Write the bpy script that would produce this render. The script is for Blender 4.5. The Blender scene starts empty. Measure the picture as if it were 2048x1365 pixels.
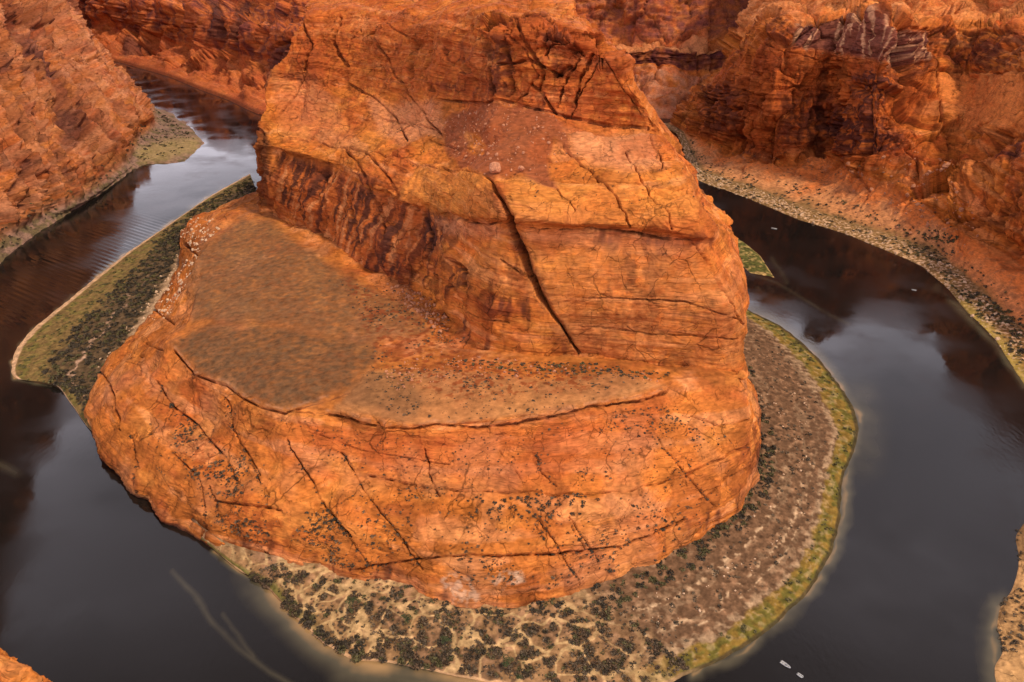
import bpy, math, random
import numpy as np
from mathutils import Vector, Euler
random.seed(7)
RNG = np.random.default_rng(11)
S = bpy.context.scene
C = S.collection
# ------------------------------------------------------------------ camera, sky, sun, exposure
CAMZ, F, PITCH = 300.0, 1577.0, math.radians(27.8)
cam = bpy.data.objects.new('camera', bpy.data.cameras.new('camera'))
C.objects.link(cam)
cam.location = (0, 0, CAMZ)
cam.rotation_euler = (math.radians(90) - PITCH, 0, 0)
cam.data.sensor_width = 36
cam.data.lens = 36 * F / 2048
cam.data.clip_start = 1
cam.data.clip_end = 40000
S.camera = cam
SUN_EL, SUN_AZ = math.radians(56), math.radians(118)     # azimuth from +Y (view direction) towards +X
S.view_settings.view_transform = 'Standard'
S.view_settings.look = 'None'
S.view_settings.exposure = -0.15
S.view_settings.gamma = 1.0
W = bpy.data.worlds.new('World'); S.world = W; W.use_nodes = True
nt = W.node_tree; nt.nodes.clear()
def nd(t, typ, **kw):
    n = t.nodes.new(typ)
    for k, v in kw.items(): setattr(n, k, v)
    return n
sky = nd(nt, 'ShaderNodeTexSky', sky_type='NISHITA', sun_disc=False)
sky.sun_elevation = SUN_EL; sky.sun_rotation = SUN_AZ
sky.dust_density = 3.0; sky.air_density = 1.2
tc = nd(nt, 'ShaderNodeTexCoord')
mp = nd(nt, 'ShaderNodeMapping'); mp.inputs['Scale'].default_value = (1, 1, 2.6)
cn = nd(nt, 'ShaderNodeTexNoise'); cn.inputs['Scale'].default_value = 2.2; cn.inputs['Detail'].default_value = 7
cn.inputs['Roughness'].default_value = .55
cr = nd(nt, 'ShaderNodeValToRGB')
cr.color_ramp.elements[0].position = .38; cr.color_ramp.elements[0].color = (7.0, 6.6, 7.5, 1)
cr.color_ramp.elements[1].position = .66; cr.color_ramp.elements[1].color = (24, 22, 24.5, 1)
mx = nd(nt, 'ShaderNodeMix', data_type='RGBA'); mx.inputs['Factor'].default_value = .82
bg = nd(nt, 'ShaderNodeBackground'); bg.inputs['Strength'].default_value = .075
wo = nd(nt, 'ShaderNodeOutputWorld')
L = nt.links.new
L(tc.outputs['Generated'], mp.inputs['Vector']); L(mp.outputs[0], cn.inputs['Vector']); L(cn.outputs['Fac'], cr.inputs['Fac'])
sx = nd(nt, 'ShaderNodeSeparateXYZ'); L(tc.outputs['Generated'], sx.inputs[0])
el = nd(nt, 'ShaderNodeMapRange', interpolation_type='SMOOTHSTEP'); el.inputs['From Min'].default_value = .45; el.inputs['From Max'].default_value = .82; el.inputs['To Min'].default_value = 2.5; el.inputs['To Max'].default_value = .15
L(sx.outputs['Z'], el.inputs['Value'])          # bright cloud low down, darker deck overhead
cs = nd(nt, 'ShaderNodeVectorMath', operation='SCALE'); L(cr.outputs[0], cs.inputs[0]); L(el.outputs[0], cs.inputs['Scale'])
L(sky.outputs[0], mx.inputs['A']); L(cs.outputs[0], mx.inputs['B']); L(mx.outputs['Result'], bg.inputs['Color']); L(bg.outputs[0], wo.inputs[0])
sl = bpy.data.lights.new('sun', 'SUN'); sl.energy = 3.8; sl.angle = math.radians(7); sl.color = (1, .85, .64)
so = bpy.data.objects.new('sun', sl); C.objects.link(so)
sd = Vector((math.sin(SUN_AZ)*math.cos(SUN_EL), math.cos(SUN_AZ)*math.cos(SUN_EL), math.sin(SUN_EL)))
so.rotation_euler = sd.to_track_quat('Z', 'Y').to_euler()
so.location = (0, 0, 800)
# ------------------------------------------------------------------ picture <-> place helpers
CP, SP = math.cos(PITCH), math.sin(PITCH)
def ray(u, v):
    a = (u - 1024) / F; b = (682.5 - v) / F
    return a, CP + b*SP, -SP + b*CP
def atz(u, v, z):
    dx, dy, dz = ray(u, v); k = (z - CAMZ) / dz
    return (dx*k, dy*k, float(z))
def atr(u, v, r):                       # r: level distance along Y
    dx, dy, dz = ray(u, v); k = r / dy
    return (dx*k, r, CAMZ + dz*k)
def proj(P):
    x = P[..., 0]; y = P[..., 1]; z = P[..., 2] - CAMZ
    d = np.maximum(y*CP - z*SP, 1.0)
    return 1024 + F*x/d, 682.5 - F*(y*SP + z*CP)/d
# ------------------------------------------------------------------ noise
_r = np.random.default_rng(5)
PERM = np.concatenate([_r.permutation(256)]*2).astype(np.int32)
GR = _r.normal(size=(256, 3)).astype(np.float32); GR /= np.linalg.norm(GR, axis=1)[:, None]
def noise(P, s=1.0, off=0.0):
    P = (np.asarray(P, np.float32) / np.float32(1)) / np.asarray(s, np.float32) + np.float32(off)
    i = np.floor(P).astype(np.int32); f = P - i; i &= 255
    w = f*f*f*(f*(f*6-15)+10)
    out = 0
    for a in (0, 1):
        pa = PERM[(i[..., 0]+a) & 255]; wa = w[..., 0] if a else 1-w[..., 0]
        for b in (0, 1):
            pb = PERM[(pa + i[..., 1]+b) & 255]; wb = w[..., 1] if b else 1-w[..., 1]
            for c in (0, 1):
                g = GR[PERM[(pb + i[..., 2]+c) & 255]]
                wc = w[..., 2] if c else 1-w[..., 2]
                out = out + wa*wb*wc*(g[..., 0]*(f[..., 0]-a)+g[..., 1]*(f[..., 1]-b)+g[..., 2]*(f[..., 2]-c))
    return out*1.6
def fbm(P, s, o=4, off=0.0, rough=.5):
    r = 0; a = 1.0; s = np.asarray(s, np.float32)
    for k in range(o):
        r = r + a*noise(P, s, off+7.3*k); a *= rough; s = s/2.03
    return r
def sstep(a, b, x):
    t = np.clip((x-a)/(b-a), 0, 1); return t*t*(3-2*t)
def seglist_dist(pts, u, v, closed=False):
    d = np.full(u.shape, 1e9, np.float32); n = len(pts)
    for k in range(n if closed else n-1):
        ax, ay = pts[k][:2]; bx, by = pts[(k+1) % n][:2]
        ex, ey = bx-ax, by-ay; l = ex*ex+ey*ey+1e-6
        t = np.clip(((u-ax)*ex+(v-ay)*ey)/l, 0, 1)
        d = np.minimum(d, (u-ax-t*ex)**2+(v-ay-t*ey)**2)
    return np.sqrt(d)
def inside(pts, u, v):
    c = np.zeros(u.shape, bool); n = len(pts)
    for k in range(n):
        ax, ay = pts[k][:2]; bx, by = pts[(k+1) % n][:2]
        if ay == by: continue
        c ^= ((ay > v) != (by > v)) & (u < (bx-ax)*(v-ay)/(by-ay)+ax)
    return c
def mask(pts, u, v, soft=8):
    xs = [p[0] for p in pts]; ys = [p[1] for p in pts]
    m = (u > min(xs)-3*soft) & (u < max(xs)+3*soft) & (v > min(ys)-3*soft) & (v < max(ys)+3*soft)
    r = np.zeros(u.shape, np.float32)
    if not m.any(): return r
    uu, vv = u[m], v[m]
    d = seglist_dist(pts, uu, vv, True); d = np.where(inside(pts, uu, vv), d, -d)
    r[m] = sstep(-soft, soft, d); return r
def line(pts, u, v, w):
    xs = [p[0] for p in pts]; ys = [p[1] for p in pts]
    m = (u > min(xs)-w-2) & (u < max(xs)+w+2) & (v > min(ys)-w-2) & (v < max(ys)+w+2)
    r = np.zeros(u.shape, np.float32)
    if m.any():
        d = seglist_dist(pts, u[m], v[m]); r[m] = np.clip(1-d/w, 0, 1)
    return r
# ------------------------------------------------------------------ lofted surfaces
LIN = [0.0]
def pchip(t, Y, x):
    h = np.diff(t); sh = (-1,)+(1,)*(Y.ndim-1); hh = h.reshape(sh)
    D = np.diff(Y, axis=0)/hh
    M = np.zeros_like(Y)
    w1 = 2*hh[1:]+hh[:-1]; w2 = hh[1:]+2*hh[:-1]
    with np.errstate(all='ignore'):
        m = (w1+w2)/(w1/D[:-1]+w2/D[1:])
    M[1:-1] = np.where(D[:-1]*D[1:] > 0, m, 0); M[0] = D[0]; M[-1] = D[-1]
    # half way between flat-limited and plain average: rounder, still no wild overshoot
    avg = np.zeros_like(Y); avg[1:-1] = (D[:-1]*hh[1:]+D[1:]*hh[:-1])/(hh[1:]+hh[:-1]); avg[0] = D[0]; avg[-1] = D[-1]
    M = .5*M+.5*avg
    k = np.clip(np.searchsorted(t, x, side='right')-1, 0, len(t)-2)
    s = ((x-t[k])/h[k]).reshape(sh); hk = h[k].reshape(sh)
    lin = Y[k]*(1-s)+Y[k+1]*s
    return LIN[0]*lin+(1-LIN[0])*(((1+2*s)*(1-s)**2)*Y[k]+(s*(1-s)**2)*hk*M[k]+(s*s*(3-2*s))*Y[k+1]+(s*s*(s-1))*hk*M[k+1])
def pxlen(Pa, Pb):
    ua, va = proj(Pa); ub, vb = proj(Pb)
    return np.minimum(np.hypot(ub-ua, vb-va), 500)
def alloc(lens, n):
    lens = np.maximum(lens, lens.sum()*.004); c = np.concatenate([[0], np.cumsum(lens)]); return c/c[-1]
def loft(net, ns, nl, wmin=.15):
    """net[rows][stations] world points -> dense grid (nl, ns, 3)"""
    N = np.array(net, float)
    R, K = N.shape[:2]
    ws = np.array([np.linalg.norm(N[:, k+1]-N[:, k], axis=1).mean() for k in range(K-1)])
    ts = np.concatenate([[0], np.cumsum(ws)])
    ps = np.array([np.median(pxlen(N[:, k], N[:, k+1])) for k in range(K-1)])
    cs = alloc(ps, ns); xs = np.interp(np.linspace(0, 1, ns), cs, ts)
    G = pchip(ts, N.transpose(1, 0, 2), xs)            # (ns, R, 3)
    G = G.transpose(1, 0, 2)
    wr = np.array([np.linalg.norm(N[k+1]-N[k], axis=1).mean() for k in range(R-1)])
    tr = np.concatenate([[0], np.cumsum(wr)])
    pr = np.array([np.median(pxlen(N[k], N[k+1])) for k in range(R-1)])
    cr_ = alloc(pr, nl); xr = np.interp(np.linspace(0, 1, nl), cr_, tr)
    D = pchip(tr, G, xr)
    srow = np.interp(xr, tr, np.arange(R)); scol = np.interp(xs, ts, np.arange(K))
    return D, srow, scol
def normals(D):
    a = np.gradient(D, axis=0); b = np.gradient(D, axis=1)
    n = np.cross(b, a); n /= np.linalg.norm(n, axis=-1)[..., None]+1e-9
    s = n[..., 2].mean()
    return n if s > 0 else -n
def blur(A, k):
    for ax in (0, 1):
        for _ in range(2):
            B = np.moveaxis(A, ax, 0); n = B.shape[0]; c = np.concatenate([np.zeros_like(B[:1]), np.cumsum(B, axis=0)])
            i0 = np.maximum(np.arange(n)-k, 0); i1 = np.minimum(np.arange(n)+k+1, n)
            A = np.moveaxis((c[i1]-c[i0])/(i1-i0).reshape((-1,)+(1,)*(B.ndim-1)), 0, ax)
    return A
def grid_arrays(D):
    nl, ns = D.shape[:2]
    i = np.arange(nl*ns, dtype=np.int32).reshape(nl, ns)
    f = np.stack([i[:-1, :-1], i[:-1, 1:], i[1:, 1:], i[1:, :-1]], -1).reshape(-1, 4)
    a = D[1:, :]-D[:-1, :]; b = D[:, 1:]-D[:, :-1]
    z = np.cross(b[:-1], a[:, :-1])[..., 2].mean()
    if z < 0: f = f[:, ::-1]
    return D.reshape(-1, 3), f
def mesh_np(name, V, Fq, col=None, mats=(), extra=None, smooth=True):
    V = np.ascontiguousarray(V, np.float32); Fq = np.ascontiguousarray(Fq, np.int32)
    me = bpy.data.meshes.new(name); k = Fq.shape[1]
    me.vertices.add(len(V)); me.vertices.foreach_set('co', V.ravel())
    me.loops.add(Fq.size); me.loops.foreach_set('vertex_index', Fq.ravel())
    me.polygons.add(len(Fq)); me.polygons.foreach_set('loop_start', np.arange(0, Fq.size, k, dtype=np.int32))
    me.polygons.foreach_set('use_smooth', np.full(len(Fq), smooth))
    me.update(calc_edges=True)
    if col is not None:
        a = me.color_attributes.new('albedo', 'FLOAT_COLOR', 'POINT')
        c4 = np.ones((len(V), 4), np.float32); c4[:, :3] = col.reshape(-1, 3); a.data.foreach_set('color', c4.ravel())
    for nm, arr in (extra or {}).items():
        a = me.attributes.new(nm, 'FLOAT', 'POINT'); a.data.foreach_set('value', np.ascontiguousarray(arr, np.float32).ravel())
    for m in mats: me.materials.append(m)
    return me
def link(name, me, kind=None, label=None, cat=None, group=None, parent=None):
    o = bpy.data.objects.new(name, me); C.objects.link(o)
    if kind: o['kind'] = kind
    if label: o['label'] = label
    if cat: o['category'] = cat
    if group: o['group'] = group
    if parent: o.parent = parent
    return o
# ------------------------------------------------------------------ materials
def new_mat(name):
    m = bpy.data.materials.new(name); m.use_nodes = True; t = m.node_tree
    return m, t, t.nodes['Principled BSDF']
def rock_mat(name, s1=.9, s2=.22, lo=.62, hi=1.38, bump=.5, dist=1.0, frac=True):
    m, t, b = new_mat(name)
    at = nd(t, 'ShaderNodeAttribute', attribute_name='albedo')
    geo = nd(t, 'ShaderNodeNewGeometry')
    n1 = nd(t, 'ShaderNodeTexNoise'); n1.inputs['Scale'].default_value = s2; n1.inputs['Detail'].default_value = 6; n1.inputs['Roughness'].default_value = .6
    mpp = nd(t, 'ShaderNodeMapping'); mpp.inputs['Scale'].default_value = (.25, .25, 1.6); mpp.inputs['Rotation'].default_value = (.06, .05, 0)
    n2 = nd(t, 'ShaderNodeTexNoise'); n2.inputs['Scale'].default_value = s1; n2.inputs['Detail'].default_value = 6; n2.inputs['Roughness'].default_value = .6
    t.links.new(geo.outputs['Position'], n1.inputs['Vector']); t.links.new(geo.outputs['Position'], mpp.inputs['Vector']); t.links.new(mpp.outputs[0], n2.inputs['Vector'])
    def M(op, a, b_, c_=None):
        n = nd(t, 'ShaderNodeMath', operation=op)
        for i, x in enumerate((a, b_, c_)):
            if x is None: continue
            if isinstance(x, (int, float)): n.inputs[i].default_value = x
            else: t.links.new(x, n.inputs[i])
        return n.outputs[0]
    ad_ = M('ADD', n1.outputs['Fac'], n2.outputs['Fac'])
    mr = nd(t, 'ShaderNodeMapRange'); mr.inputs['From Min'].default_value = .72; mr.inputs['From Max'].default_value = 1.28
    mr.inputs['To Min'].default_value = lo; mr.inputs['To Max'].default_value = hi; t.links.new(ad_, mr.inputs['Value'])
    tone, height = mr.outputs[0], M('MULTIPLY', ad_, .35)
    if frac:
        hd = nd(t, 'ShaderNodeAttribute', attribute_name='hard').outputs['Fac']
        wn = nd(t, 'ShaderNodeTexNoise'); wn.inputs['Scale'].default_value = .05; wn.inputs['Detail'].default_value = 4; t.links.new(geo.outputs['Position'], wn.inputs['Vector'])
        ws = nd(t, 'ShaderNodeVectorMath', operation='SCALE'); ws.inputs['Scale'].default_value = 16; t.links.new(wn.outputs['Color'], ws.inputs[0])
        wa = nd(t, 'ShaderNodeVectorMath', operation='ADD'); t.links.new(geo.outputs['Position'], wa.inputs[0]); t.links.new(ws.outputs[0], wa.inputs[1])
        tot = None
        for sc_, th, rot, zs in ((.045, .022, (.5, .5, .4), 1.0), (.11, .022, (.2, -.6, 1.0), 1.5)):
            mq = nd(t, 'ShaderNodeMapping'); mq.inputs['Rotation'].default_value = rot; mq.inputs['Scale'].default_value = (1, .45, zs); t.links.new(wa.outputs[0], mq.inputs['Vector'])
            vo = nd(t, 'ShaderNodeTexVoronoi', feature='DISTANCE_TO_EDGE'); vo.inputs['Scale'].default_value = sc_; t.links.new(mq.outputs[0], vo.inputs['Vector'])
            mk = nd(t, 'ShaderNodeTexNoise'); mk.inputs['Scale'].default_value = sc_*1.1; mk.inputs['Detail'].default_value = 3; t.links.new(geo.outputs['Position'], mk.inputs['Vector'])
            mm = nd(t, 'ShaderNodeMapRange'); mm.inputs['From Min'].default_value = .46; mm.inputs['From Max'].default_value = .58; t.links.new(mk.outputs['Fac'], mm.inputs['Value'])
            lr = nd(t, 'ShaderNodeMapRange'); lr.inputs['From Min'].default_value = 0; lr.inputs['From Max'].default_value = th; lr.inputs['To Min'].default_value = 1; lr.inputs['To Max'].default_value = 0; t.links.new(vo.outputs['Distance'], lr.inputs['Value'])
            k = M('MULTIPLY', lr.outputs[0], mm.outputs[0]); tot = k if tot is None else M('MAXIMUM', tot, k)
        # thin bedding partings
        mb = nd(t, 'ShaderNodeMapping'); mb.inputs['Scale'].default_value = (.012, .012, .42); mb.inputs['Rotation'].default_value = (.05, .04, 0); t.links.new(geo.outputs['Position'], mb.inputs['Vector'])
        nbn = nd(t, 'ShaderNodeTexNoise'); nbn.inputs['Scale'].default_value = 1.0; nbn.inputs['Detail'].default_value = 3; nbn.inputs['Roughness'].default_value = .7; t.links.new(mb.outputs[0], nbn.inputs['Vector'])
        ab = M('ABSOLUTE', M('SUBTRACT', nbn.outputs['Fac'], .5), 0)
        lb = nd(t, 'ShaderNodeMapRange'); lb.inputs['From Min'].default_value = 0; lb.inputs['From Max'].default_value = .022; lb.inputs['To Min'].default_value = .75; lb.inputs['To Max'].default_value = 0; t.links.new(ab, lb.inputs['Value'])
        mk = nd(t, 'ShaderNodeTexNoise'); mk.inputs['Scale'].default_value = .035; mk.inputs['Detail'].default_value = 3; t.links.new(geo.outputs['Position'], mk.inputs['Vector'])
        mm = nd(t, 'ShaderNodeMapRange'); mm.inputs['From Min'].default_value = .42; mm.inputs['From Max'].default_value = .6; t.links.new(mk.outputs['Fac'], mm.inputs['Value'])
        tot = M('MAXIMUM', tot, M('MULTIPLY', lb.outputs[0], mm.outputs[0]))
        tot = M('MULTIPLY', tot, hd)
        tone = M('MULTIPLY', tone, M('SUBTRACT', 1.0, M('MULTIPLY', tot, .62)))
        height = M('SUBTRACT', height, M('MULTIPLY', tot, .8))
    if frac: height = M('MULTIPLY', height, M('ADD', M('MULTIPLY', hd, .8), .2))
    vm = nd(t, 'ShaderNodeVectorMath', operation='SCALE'); t.links.new(at.outputs['Color'], vm.inputs[0]); t.links.new(tone, vm.inputs['Scale'])
    t.links.new(vm.outputs[0], b.inputs['Base Color'])
    bp = nd(t, 'ShaderNodeBump'); bp.inputs['Strength'].default_value = bump; bp.inputs['Distance'].default_value = dist
    t.links.new(height, bp.inputs['Height']); t.links.new(bp.outputs[0], b.inputs['Normal'])
    b.inputs['Roughness'].default_value = .88; b.inputs['Specular IOR Level'].default_value = .06
    return m
M_rock = rock_mat('sandstone')
M_bank = rock_mat('river_bank_gravel', s1=1.2, s2=.35, lo=.6, hi=1.4, bump=.5, dist=.6, frac=False)
def plain(name, col, rough=.8, var=.35, sc=1.5):
    m, t, b = new_mat(name)
    oi = nd(t, 'ShaderNodeObjectInfo'); geo = nd(t, 'ShaderNodeNewGeometry')
    n1 = nd(t, 'ShaderNodeTexNoise'); n1.inputs['Scale'].default_value = sc; n1.inputs['Detail'].default_value = 4
    t.links.new(geo.outputs['Position'], n1.inputs['Vector'])
    mr = nd(t, 'ShaderNodeMapRange'); mr.inputs['From Min'].default_value = .3; mr.inputs['From Max'].default_value = .7
    mr.inputs['To Min'].default_value = 1-var; mr.inputs['To Max'].default_value = 1+var; t.links.new(n1.outputs['Fac'], mr.inputs['Value'])
    vm = nd(t, 'ShaderNodeVectorMath', operation='SCALE'); vm.inputs[0].default_value = col; t.links.new(mr.outputs[0], vm.inputs['Scale'])
    t.links.new(vm.outputs[0], b.inputs['Base Color']); b.inputs['Roughness'].default_value = rough
    return m
# ------------------------------------------------------------------ rock colour + relief
ORANGE = np.array((.56, .175, .030)); RED = np.array((.36, .078, .018)); DEEP = np.array((.17, .038, .012))
PALE = np.array((.70, .32, .12)); VARN_SHADE = np.array((.045, .017, .012)); BROWN = np.array((.165, .080, .030))  # darkest tone serves both desert varnish and painted shade
scol = None
SAND = np.array((.56, .33, .17)); OLIVE = np.array((.17, .14, .028)); PINK = np.array((.56, .23, .10)); YEL = np.array((.72, .28, .055))
def mixc(c, k, f):
    return c + (np.asarray(k)-c)*np.clip(f, 0, 1)[..., None]
def worley(P, s, off=0.0):
    """distance to the border between cells (F2-F1) and a random value per cell"""
    P = np.asarray(P, np.float32)/np.asarray(s, np.float32)+np.float32(off); i = np.floor(P).astype(np.int32)
    f1 = np.full(P.shape[:-1], 9., np.float32); f2 = f1.copy(); idv = np.zeros(P.shape[:-1], np.int32); tl = f1*0
    for a in (-1, 0, 1):
        for b in (-1, 0, 1):
            for c in (-1, 0, 1):
                ci = i+np.array((a, b, c), np.int32)
                h = PERM[(PERM[(PERM[ci[..., 0] & 255]+ci[..., 1]) & 255]+ci[..., 2]) & 255]
                vv_ = (ci+.5+.55*GR[h])-P; dd = (vv_**2).sum(-1)
                cl_ = dd < f1
                f2 = np.where(cl_, f1, np.minimum(f2, dd)); idv = np.where(cl_, h, idv); tl = np.where(cl_, (vv_*GR[PERM[h]]).sum(-1), tl); f1 = np.where(cl_, dd, f1)
    return np.sqrt(f2)-np.sqrt(f1), idv.astype(np.float32)/255., tl
def sheets(n, k, sharp=.12):
    """slabs: stepped version of a smooth field, with crisp broken edges"""
    t = n*k; fl = np.floor(t); f = t-fl
    return (fl+sstep(1-sharp, 1, f)+.25*f)/k
def rock(D, big=5.0, flute=1.6, strata=1.0, cracks=(), small=.5, redness=0.3, dip=(.03, .02), slab=2.0, slab_s=34., cell=0., cell_s=22., rib=0., sr=None, sc=None, ribm=14., faults=()):
    """real relief + rock colour for a lofted grid; returns displaced grid, colour, normals, px coords"""
    P = D.astype(np.float32); N = blur(normals(D), 9); N /= np.linalg.norm(N, axis=-1)[..., None]+1e-9; u, v = proj(D)
    rg = sstep(-.25, .35, fbm(P, 48, 3, 131., .5))          # rough, broken ground against smooth slickrock
    steep = sstep(.25, .8, 1-np.abs(N[..., 2]))
    z = P[..., 2]+dip[0]*P[..., 0]+dip[1]*P[..., 1]+5*noise(P, 170, 3.1)
    Q = np.stack([P[..., 0]*.012, P[..., 1]*.012, z], -1)
    lay = fbm(Q, (1, 1, 7.0), 3, 1.7, .65)                       # bedding
    w3 = np.stack([fbm(P, 30, 2, 101.), fbm(P, 30, 2, 111.), fbm(P, 30, 2, 121.)], -1)
    PW = P+w3*9
    d = big*fbm(P, (70, 70, 50), 3, 2.0, .5)
    sn = fbm(PW, (slab_s, slab_s, slab_s*1.25), 3, 9.0, .42)
    sh = sheets(sn+.12*lay, 5.0)
    d = d + slab*3.2*sh
    sh2 = sheets(fbm(PW, (slab_s*.36, slab_s*.36, slab_s*.3), 3, 19.0, .5)+.3*lay, 3.5)
    d = d + slab*.75*sh2*(.35+.65*steep)*(.25+.75*rg)
    cellv = np.zeros(u.shape, np.float32)
    if cell > 0:
        f21, idv, f1 = worley(PW, (cell_s, cell_s, cell_s*1.35), 3.3)
        cellv = idv
        d = d + cell*((idv-.5)*1.5 + 1.7*f1) - cell*.6*sstep(.07, 0, f21)
        f21b, idb, tb = worley(PW, (cell_s*.36, cell_s*.36, cell_s*.3), 8.3)
        d = d + cell*.34*((idb-.5)*1.2+1.5*tb)*rg-cell*.2*rg*sstep(.08, 0, f21b)
    fl = fbm(P, (9, 9, 70), 3, 4.0, .55)
    d = d + flute*fl*steep*(.3+.7*rg)
    if rib > 0:          # ribs and gullies that run down the slope
        lx = np.concatenate([[0], np.cumsum(np.linalg.norm(np.diff(D[D.shape[0]//2], axis=0), axis=1))])[None]*np.ones((D.shape[0], 1))
        ly = np.concatenate([[0], np.cumsum(np.linalg.norm(np.diff(D[:, D.shape[1]//2], axis=0), axis=1))])[:, None]*np.ones((1, D.shape[1]))
        R3_ = np.stack([lx+7*w3[..., 0]+.12*ly, ly*.16, lx*0], -1)
        rn = 1-np.abs(fbm(R3_, ribm, 3, 44., .5))*2.4
        d = d + rib*(sheets(rn, 2.2, .5)-.5)
        rn2 = fbm(R3_, ribm*.35, 2, 48., .45); d = d + rib*.3*sheets(rn2, 3., .25)*rg
        fl = fl*.4+rn2*.6
    d = d + strata*lay*(.3+.8*steep)*(.4+.6*rg)
    d = d + small*fbm(P, (6, 6, 4), 2, 6.0, .5)*(.1+.9*rg)
    d = d-np.median(d)-.6*d.std()*.5
    uq0 = np.stack([u, v, u*0], -1)
    sw = 5*noise(uq0, 34, 1.0)+2.8*noise(uq0, 10, 2.0)
    ck = np.zeros(u.shape, np.float32); vary = .4+.85*sstep(-.35, .35, noise(uq0, 20, 5.))
    for (w, dep, pts) in cracks:
        k = line(pts, u+sw, v+sw*.5, w*.62)
        d = d-np.minimum(k*1.8, 1)*dep*vary; ck = np.maximum(ck, k*min(1, dep/4)*vary)
    for (w, dep, pts) in faults:      # one side stands proud with a sharp edge, the other falls back gently
        m = (u > min(p[0] for p in pts)-w) & (u < max(p[0] for p in pts)+2*w) & (v > min(p[1] for p in pts)-5) & (v < max(p[1] for p in pts)+5)
        uu_, vv_ = u[m]+sw[m]*.5, v[m]
        px_ = np.interp(vv_, [p[1] for p in pts], [p[0] for p in pts]); ww = np.interp(vv_, [p[1] for p in pts], [p[2] for p in pts])*w
        s_ = (uu_-px_)
        k = np.where(s_ < 0, np.clip(1+s_/2.5, 0, 1), np.clip(1-s_/ww, 0, 1)**1.3)*(ww/w)**.5
        k[(vv_ < pts[0][1]) | (vv_ > pts[-1][1])] = 0
        dd_ = d[m]; d[m] = dd_-k*dep; c_ = ck[m]; ck[m] = np.maximum(c_, k*.9)
    D2 = D+N*d[..., None]
    N2 = normals(D2)
    # colour
    a = fbm(P, (60, 60, 30), 4, 12.0, .55)
    b = fbm(P, (14, 14, 9), 4, 15.0, .6)
    col = np.zeros(D.shape)+ORANGE
    col = mixc(col, RED, redness+.75*a+.2*b)
    col = mixc(col, YEL, sstep(.1, .6, fbm(P, (33, 33, 12), 3, 22.0)+.25*lay)*(.5-.4*redness))
    col = mixc(col, PALE, sstep(.12, .5, noise(Q, (1, 1, 4.5), 30.0)+.3*b)*.38)
    col = mixc(col, DEEP, sstep(.25, .75, lay+.25*b)*.4)
    fz = sn*5-np.floor(sn*5)
    col = mixc(col, RED*.8, sstep(.0, .5, np.sin(np.floor(sn*5+.12*lay*5)*12.9)*.7+.3*b)*(.25+.3*redness))
    col = mixc(col, DEEP, sstep(.5, .9, cellv)*.35*(cell > 0))
    col = mixc(col, DEEP, sstep(.05, .55, fl+.4*a-.1)*steep*(.35+.4*redness))
    col = mixc(col, VARN_SHADE, sstep(.45, 1.0, fl+a)*steep*.7)
    ln = noise(Q, (1, 1, 1.1), 60.0)
    col = mixc(col, DEEP*1.3, sstep(.25, .5, ln)*steep*.45)
    stn = sstep(.10, .24, fbm(P, (15, 15, 30), 4, 141., .6)+.35*a)*rg
    col = mixc(col, DEEP*.8, stn*(.2+.45*steep))
    col = col*(1+.26*b+.22*a+.08*fbm(P, (3.2, 3.2, 1.6), 2, 40.0, .6))[..., None]
    return D2, np.clip(col, .01, .9), N2, u, v, P, ck, steep
def shrink(o):
    return o
GRIDS = {}
# ================================================================== THE BUTTE
def rowz(L_): return [atz(*p) for p in L_]
def rowr(L_): return [atr(*p) for p in L_]
# ---- lower block (slickrock apron and shelf)
A0 = rowz([(500,385,12),(370,452,12),(348,545,10),(292,640,8),(215,730,5),(178,800,1),(198,905,-3),(288,1012,-3),(428,1098,-1),(600,1142,3),(770,1164,5),(948,1218,6),(1119,1200,6),(1260,1158,6),(1374,1092,6),(1452,1048,5),(1502,992,5),(1518,918,5)])
A1 = rowz([(492,398,30),(385,462,30),(360,540,28),(305,640,26),(220,727,19),(182,785,14),(203,893,9),(298,992,8),(440,1070,9),(590,1100,13),(765,1120,17),(945,1150,20),(1119,1130,21),(1260,1090,21),(1385,1045,19),(1462,1005,17),(1506,955,17),(1520,890,18)])
A2 = rowz([(485,405,45),(395,478,45),(372,545,40),(320,645,36),(245,722,28),(225,775,26),(262,850,25),(350,940,24),(470,1000,25),(600,1030,28),(765,1040,32),(940,1055,32),(1115,1050,33),(1255,1030,32),(1385,985,31),(1458,945,32),(1502,905,32),(1519,865,31)])
A3 = rowz([(480,412,50),(405,490,50),(380,555,47),(335,655,44),(290,710,40),(290,745,38),(340,800,37),(430,870,36),(530,925,36),(640,945,37),(780,955,38),(940,970,37),(1110,978,37),(1255,965,38),(1380,935,40),(1450,895,42),(1495,860,44),(1514,830,45)])
A4 = rowz([(476,420,51),(410,500,52),(388,565,51),(345,665,50),(335,690,50),(352,722,51),(400,754,53),(470,792,56),(575,828,58),(670,832,59),(800,860,60),(950,856,60),(1110,834,61),(1230,808,62),(1330,788,62),(1420,782,61),(1470,780,60),(1500,785,58)])
A5 = rowz([(478,428,52),(420,503,53),(396,567,52),(352,664,51),(346,685,52),(360,710,53),(408,744,55),(473,779,58),(575,815,61),(670,821,62),(800,850,63),(950,845,63),(1110,823,64),(1230,797,65),(1330,777,64),(1420,768,63),(1468,766,62),(1492,765,60)])
A6 = rowz([(540,440,55),(540,470,57),(560,500,58),(580,530,60),(600,545,60),(640,560,60),(680,580,62),(730,600,62),(800,640,63),(860,680,64),(930,700,65),(1020,710,66),(1140,712,66),(1250,725,66),(1340,745,65),(1410,750,64),(1450,752,63),(1480,752,62)])
ctr = [(-120+240*k/17, 640-90*k/17, 60) for k in range(18)]
netA = []
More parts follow.
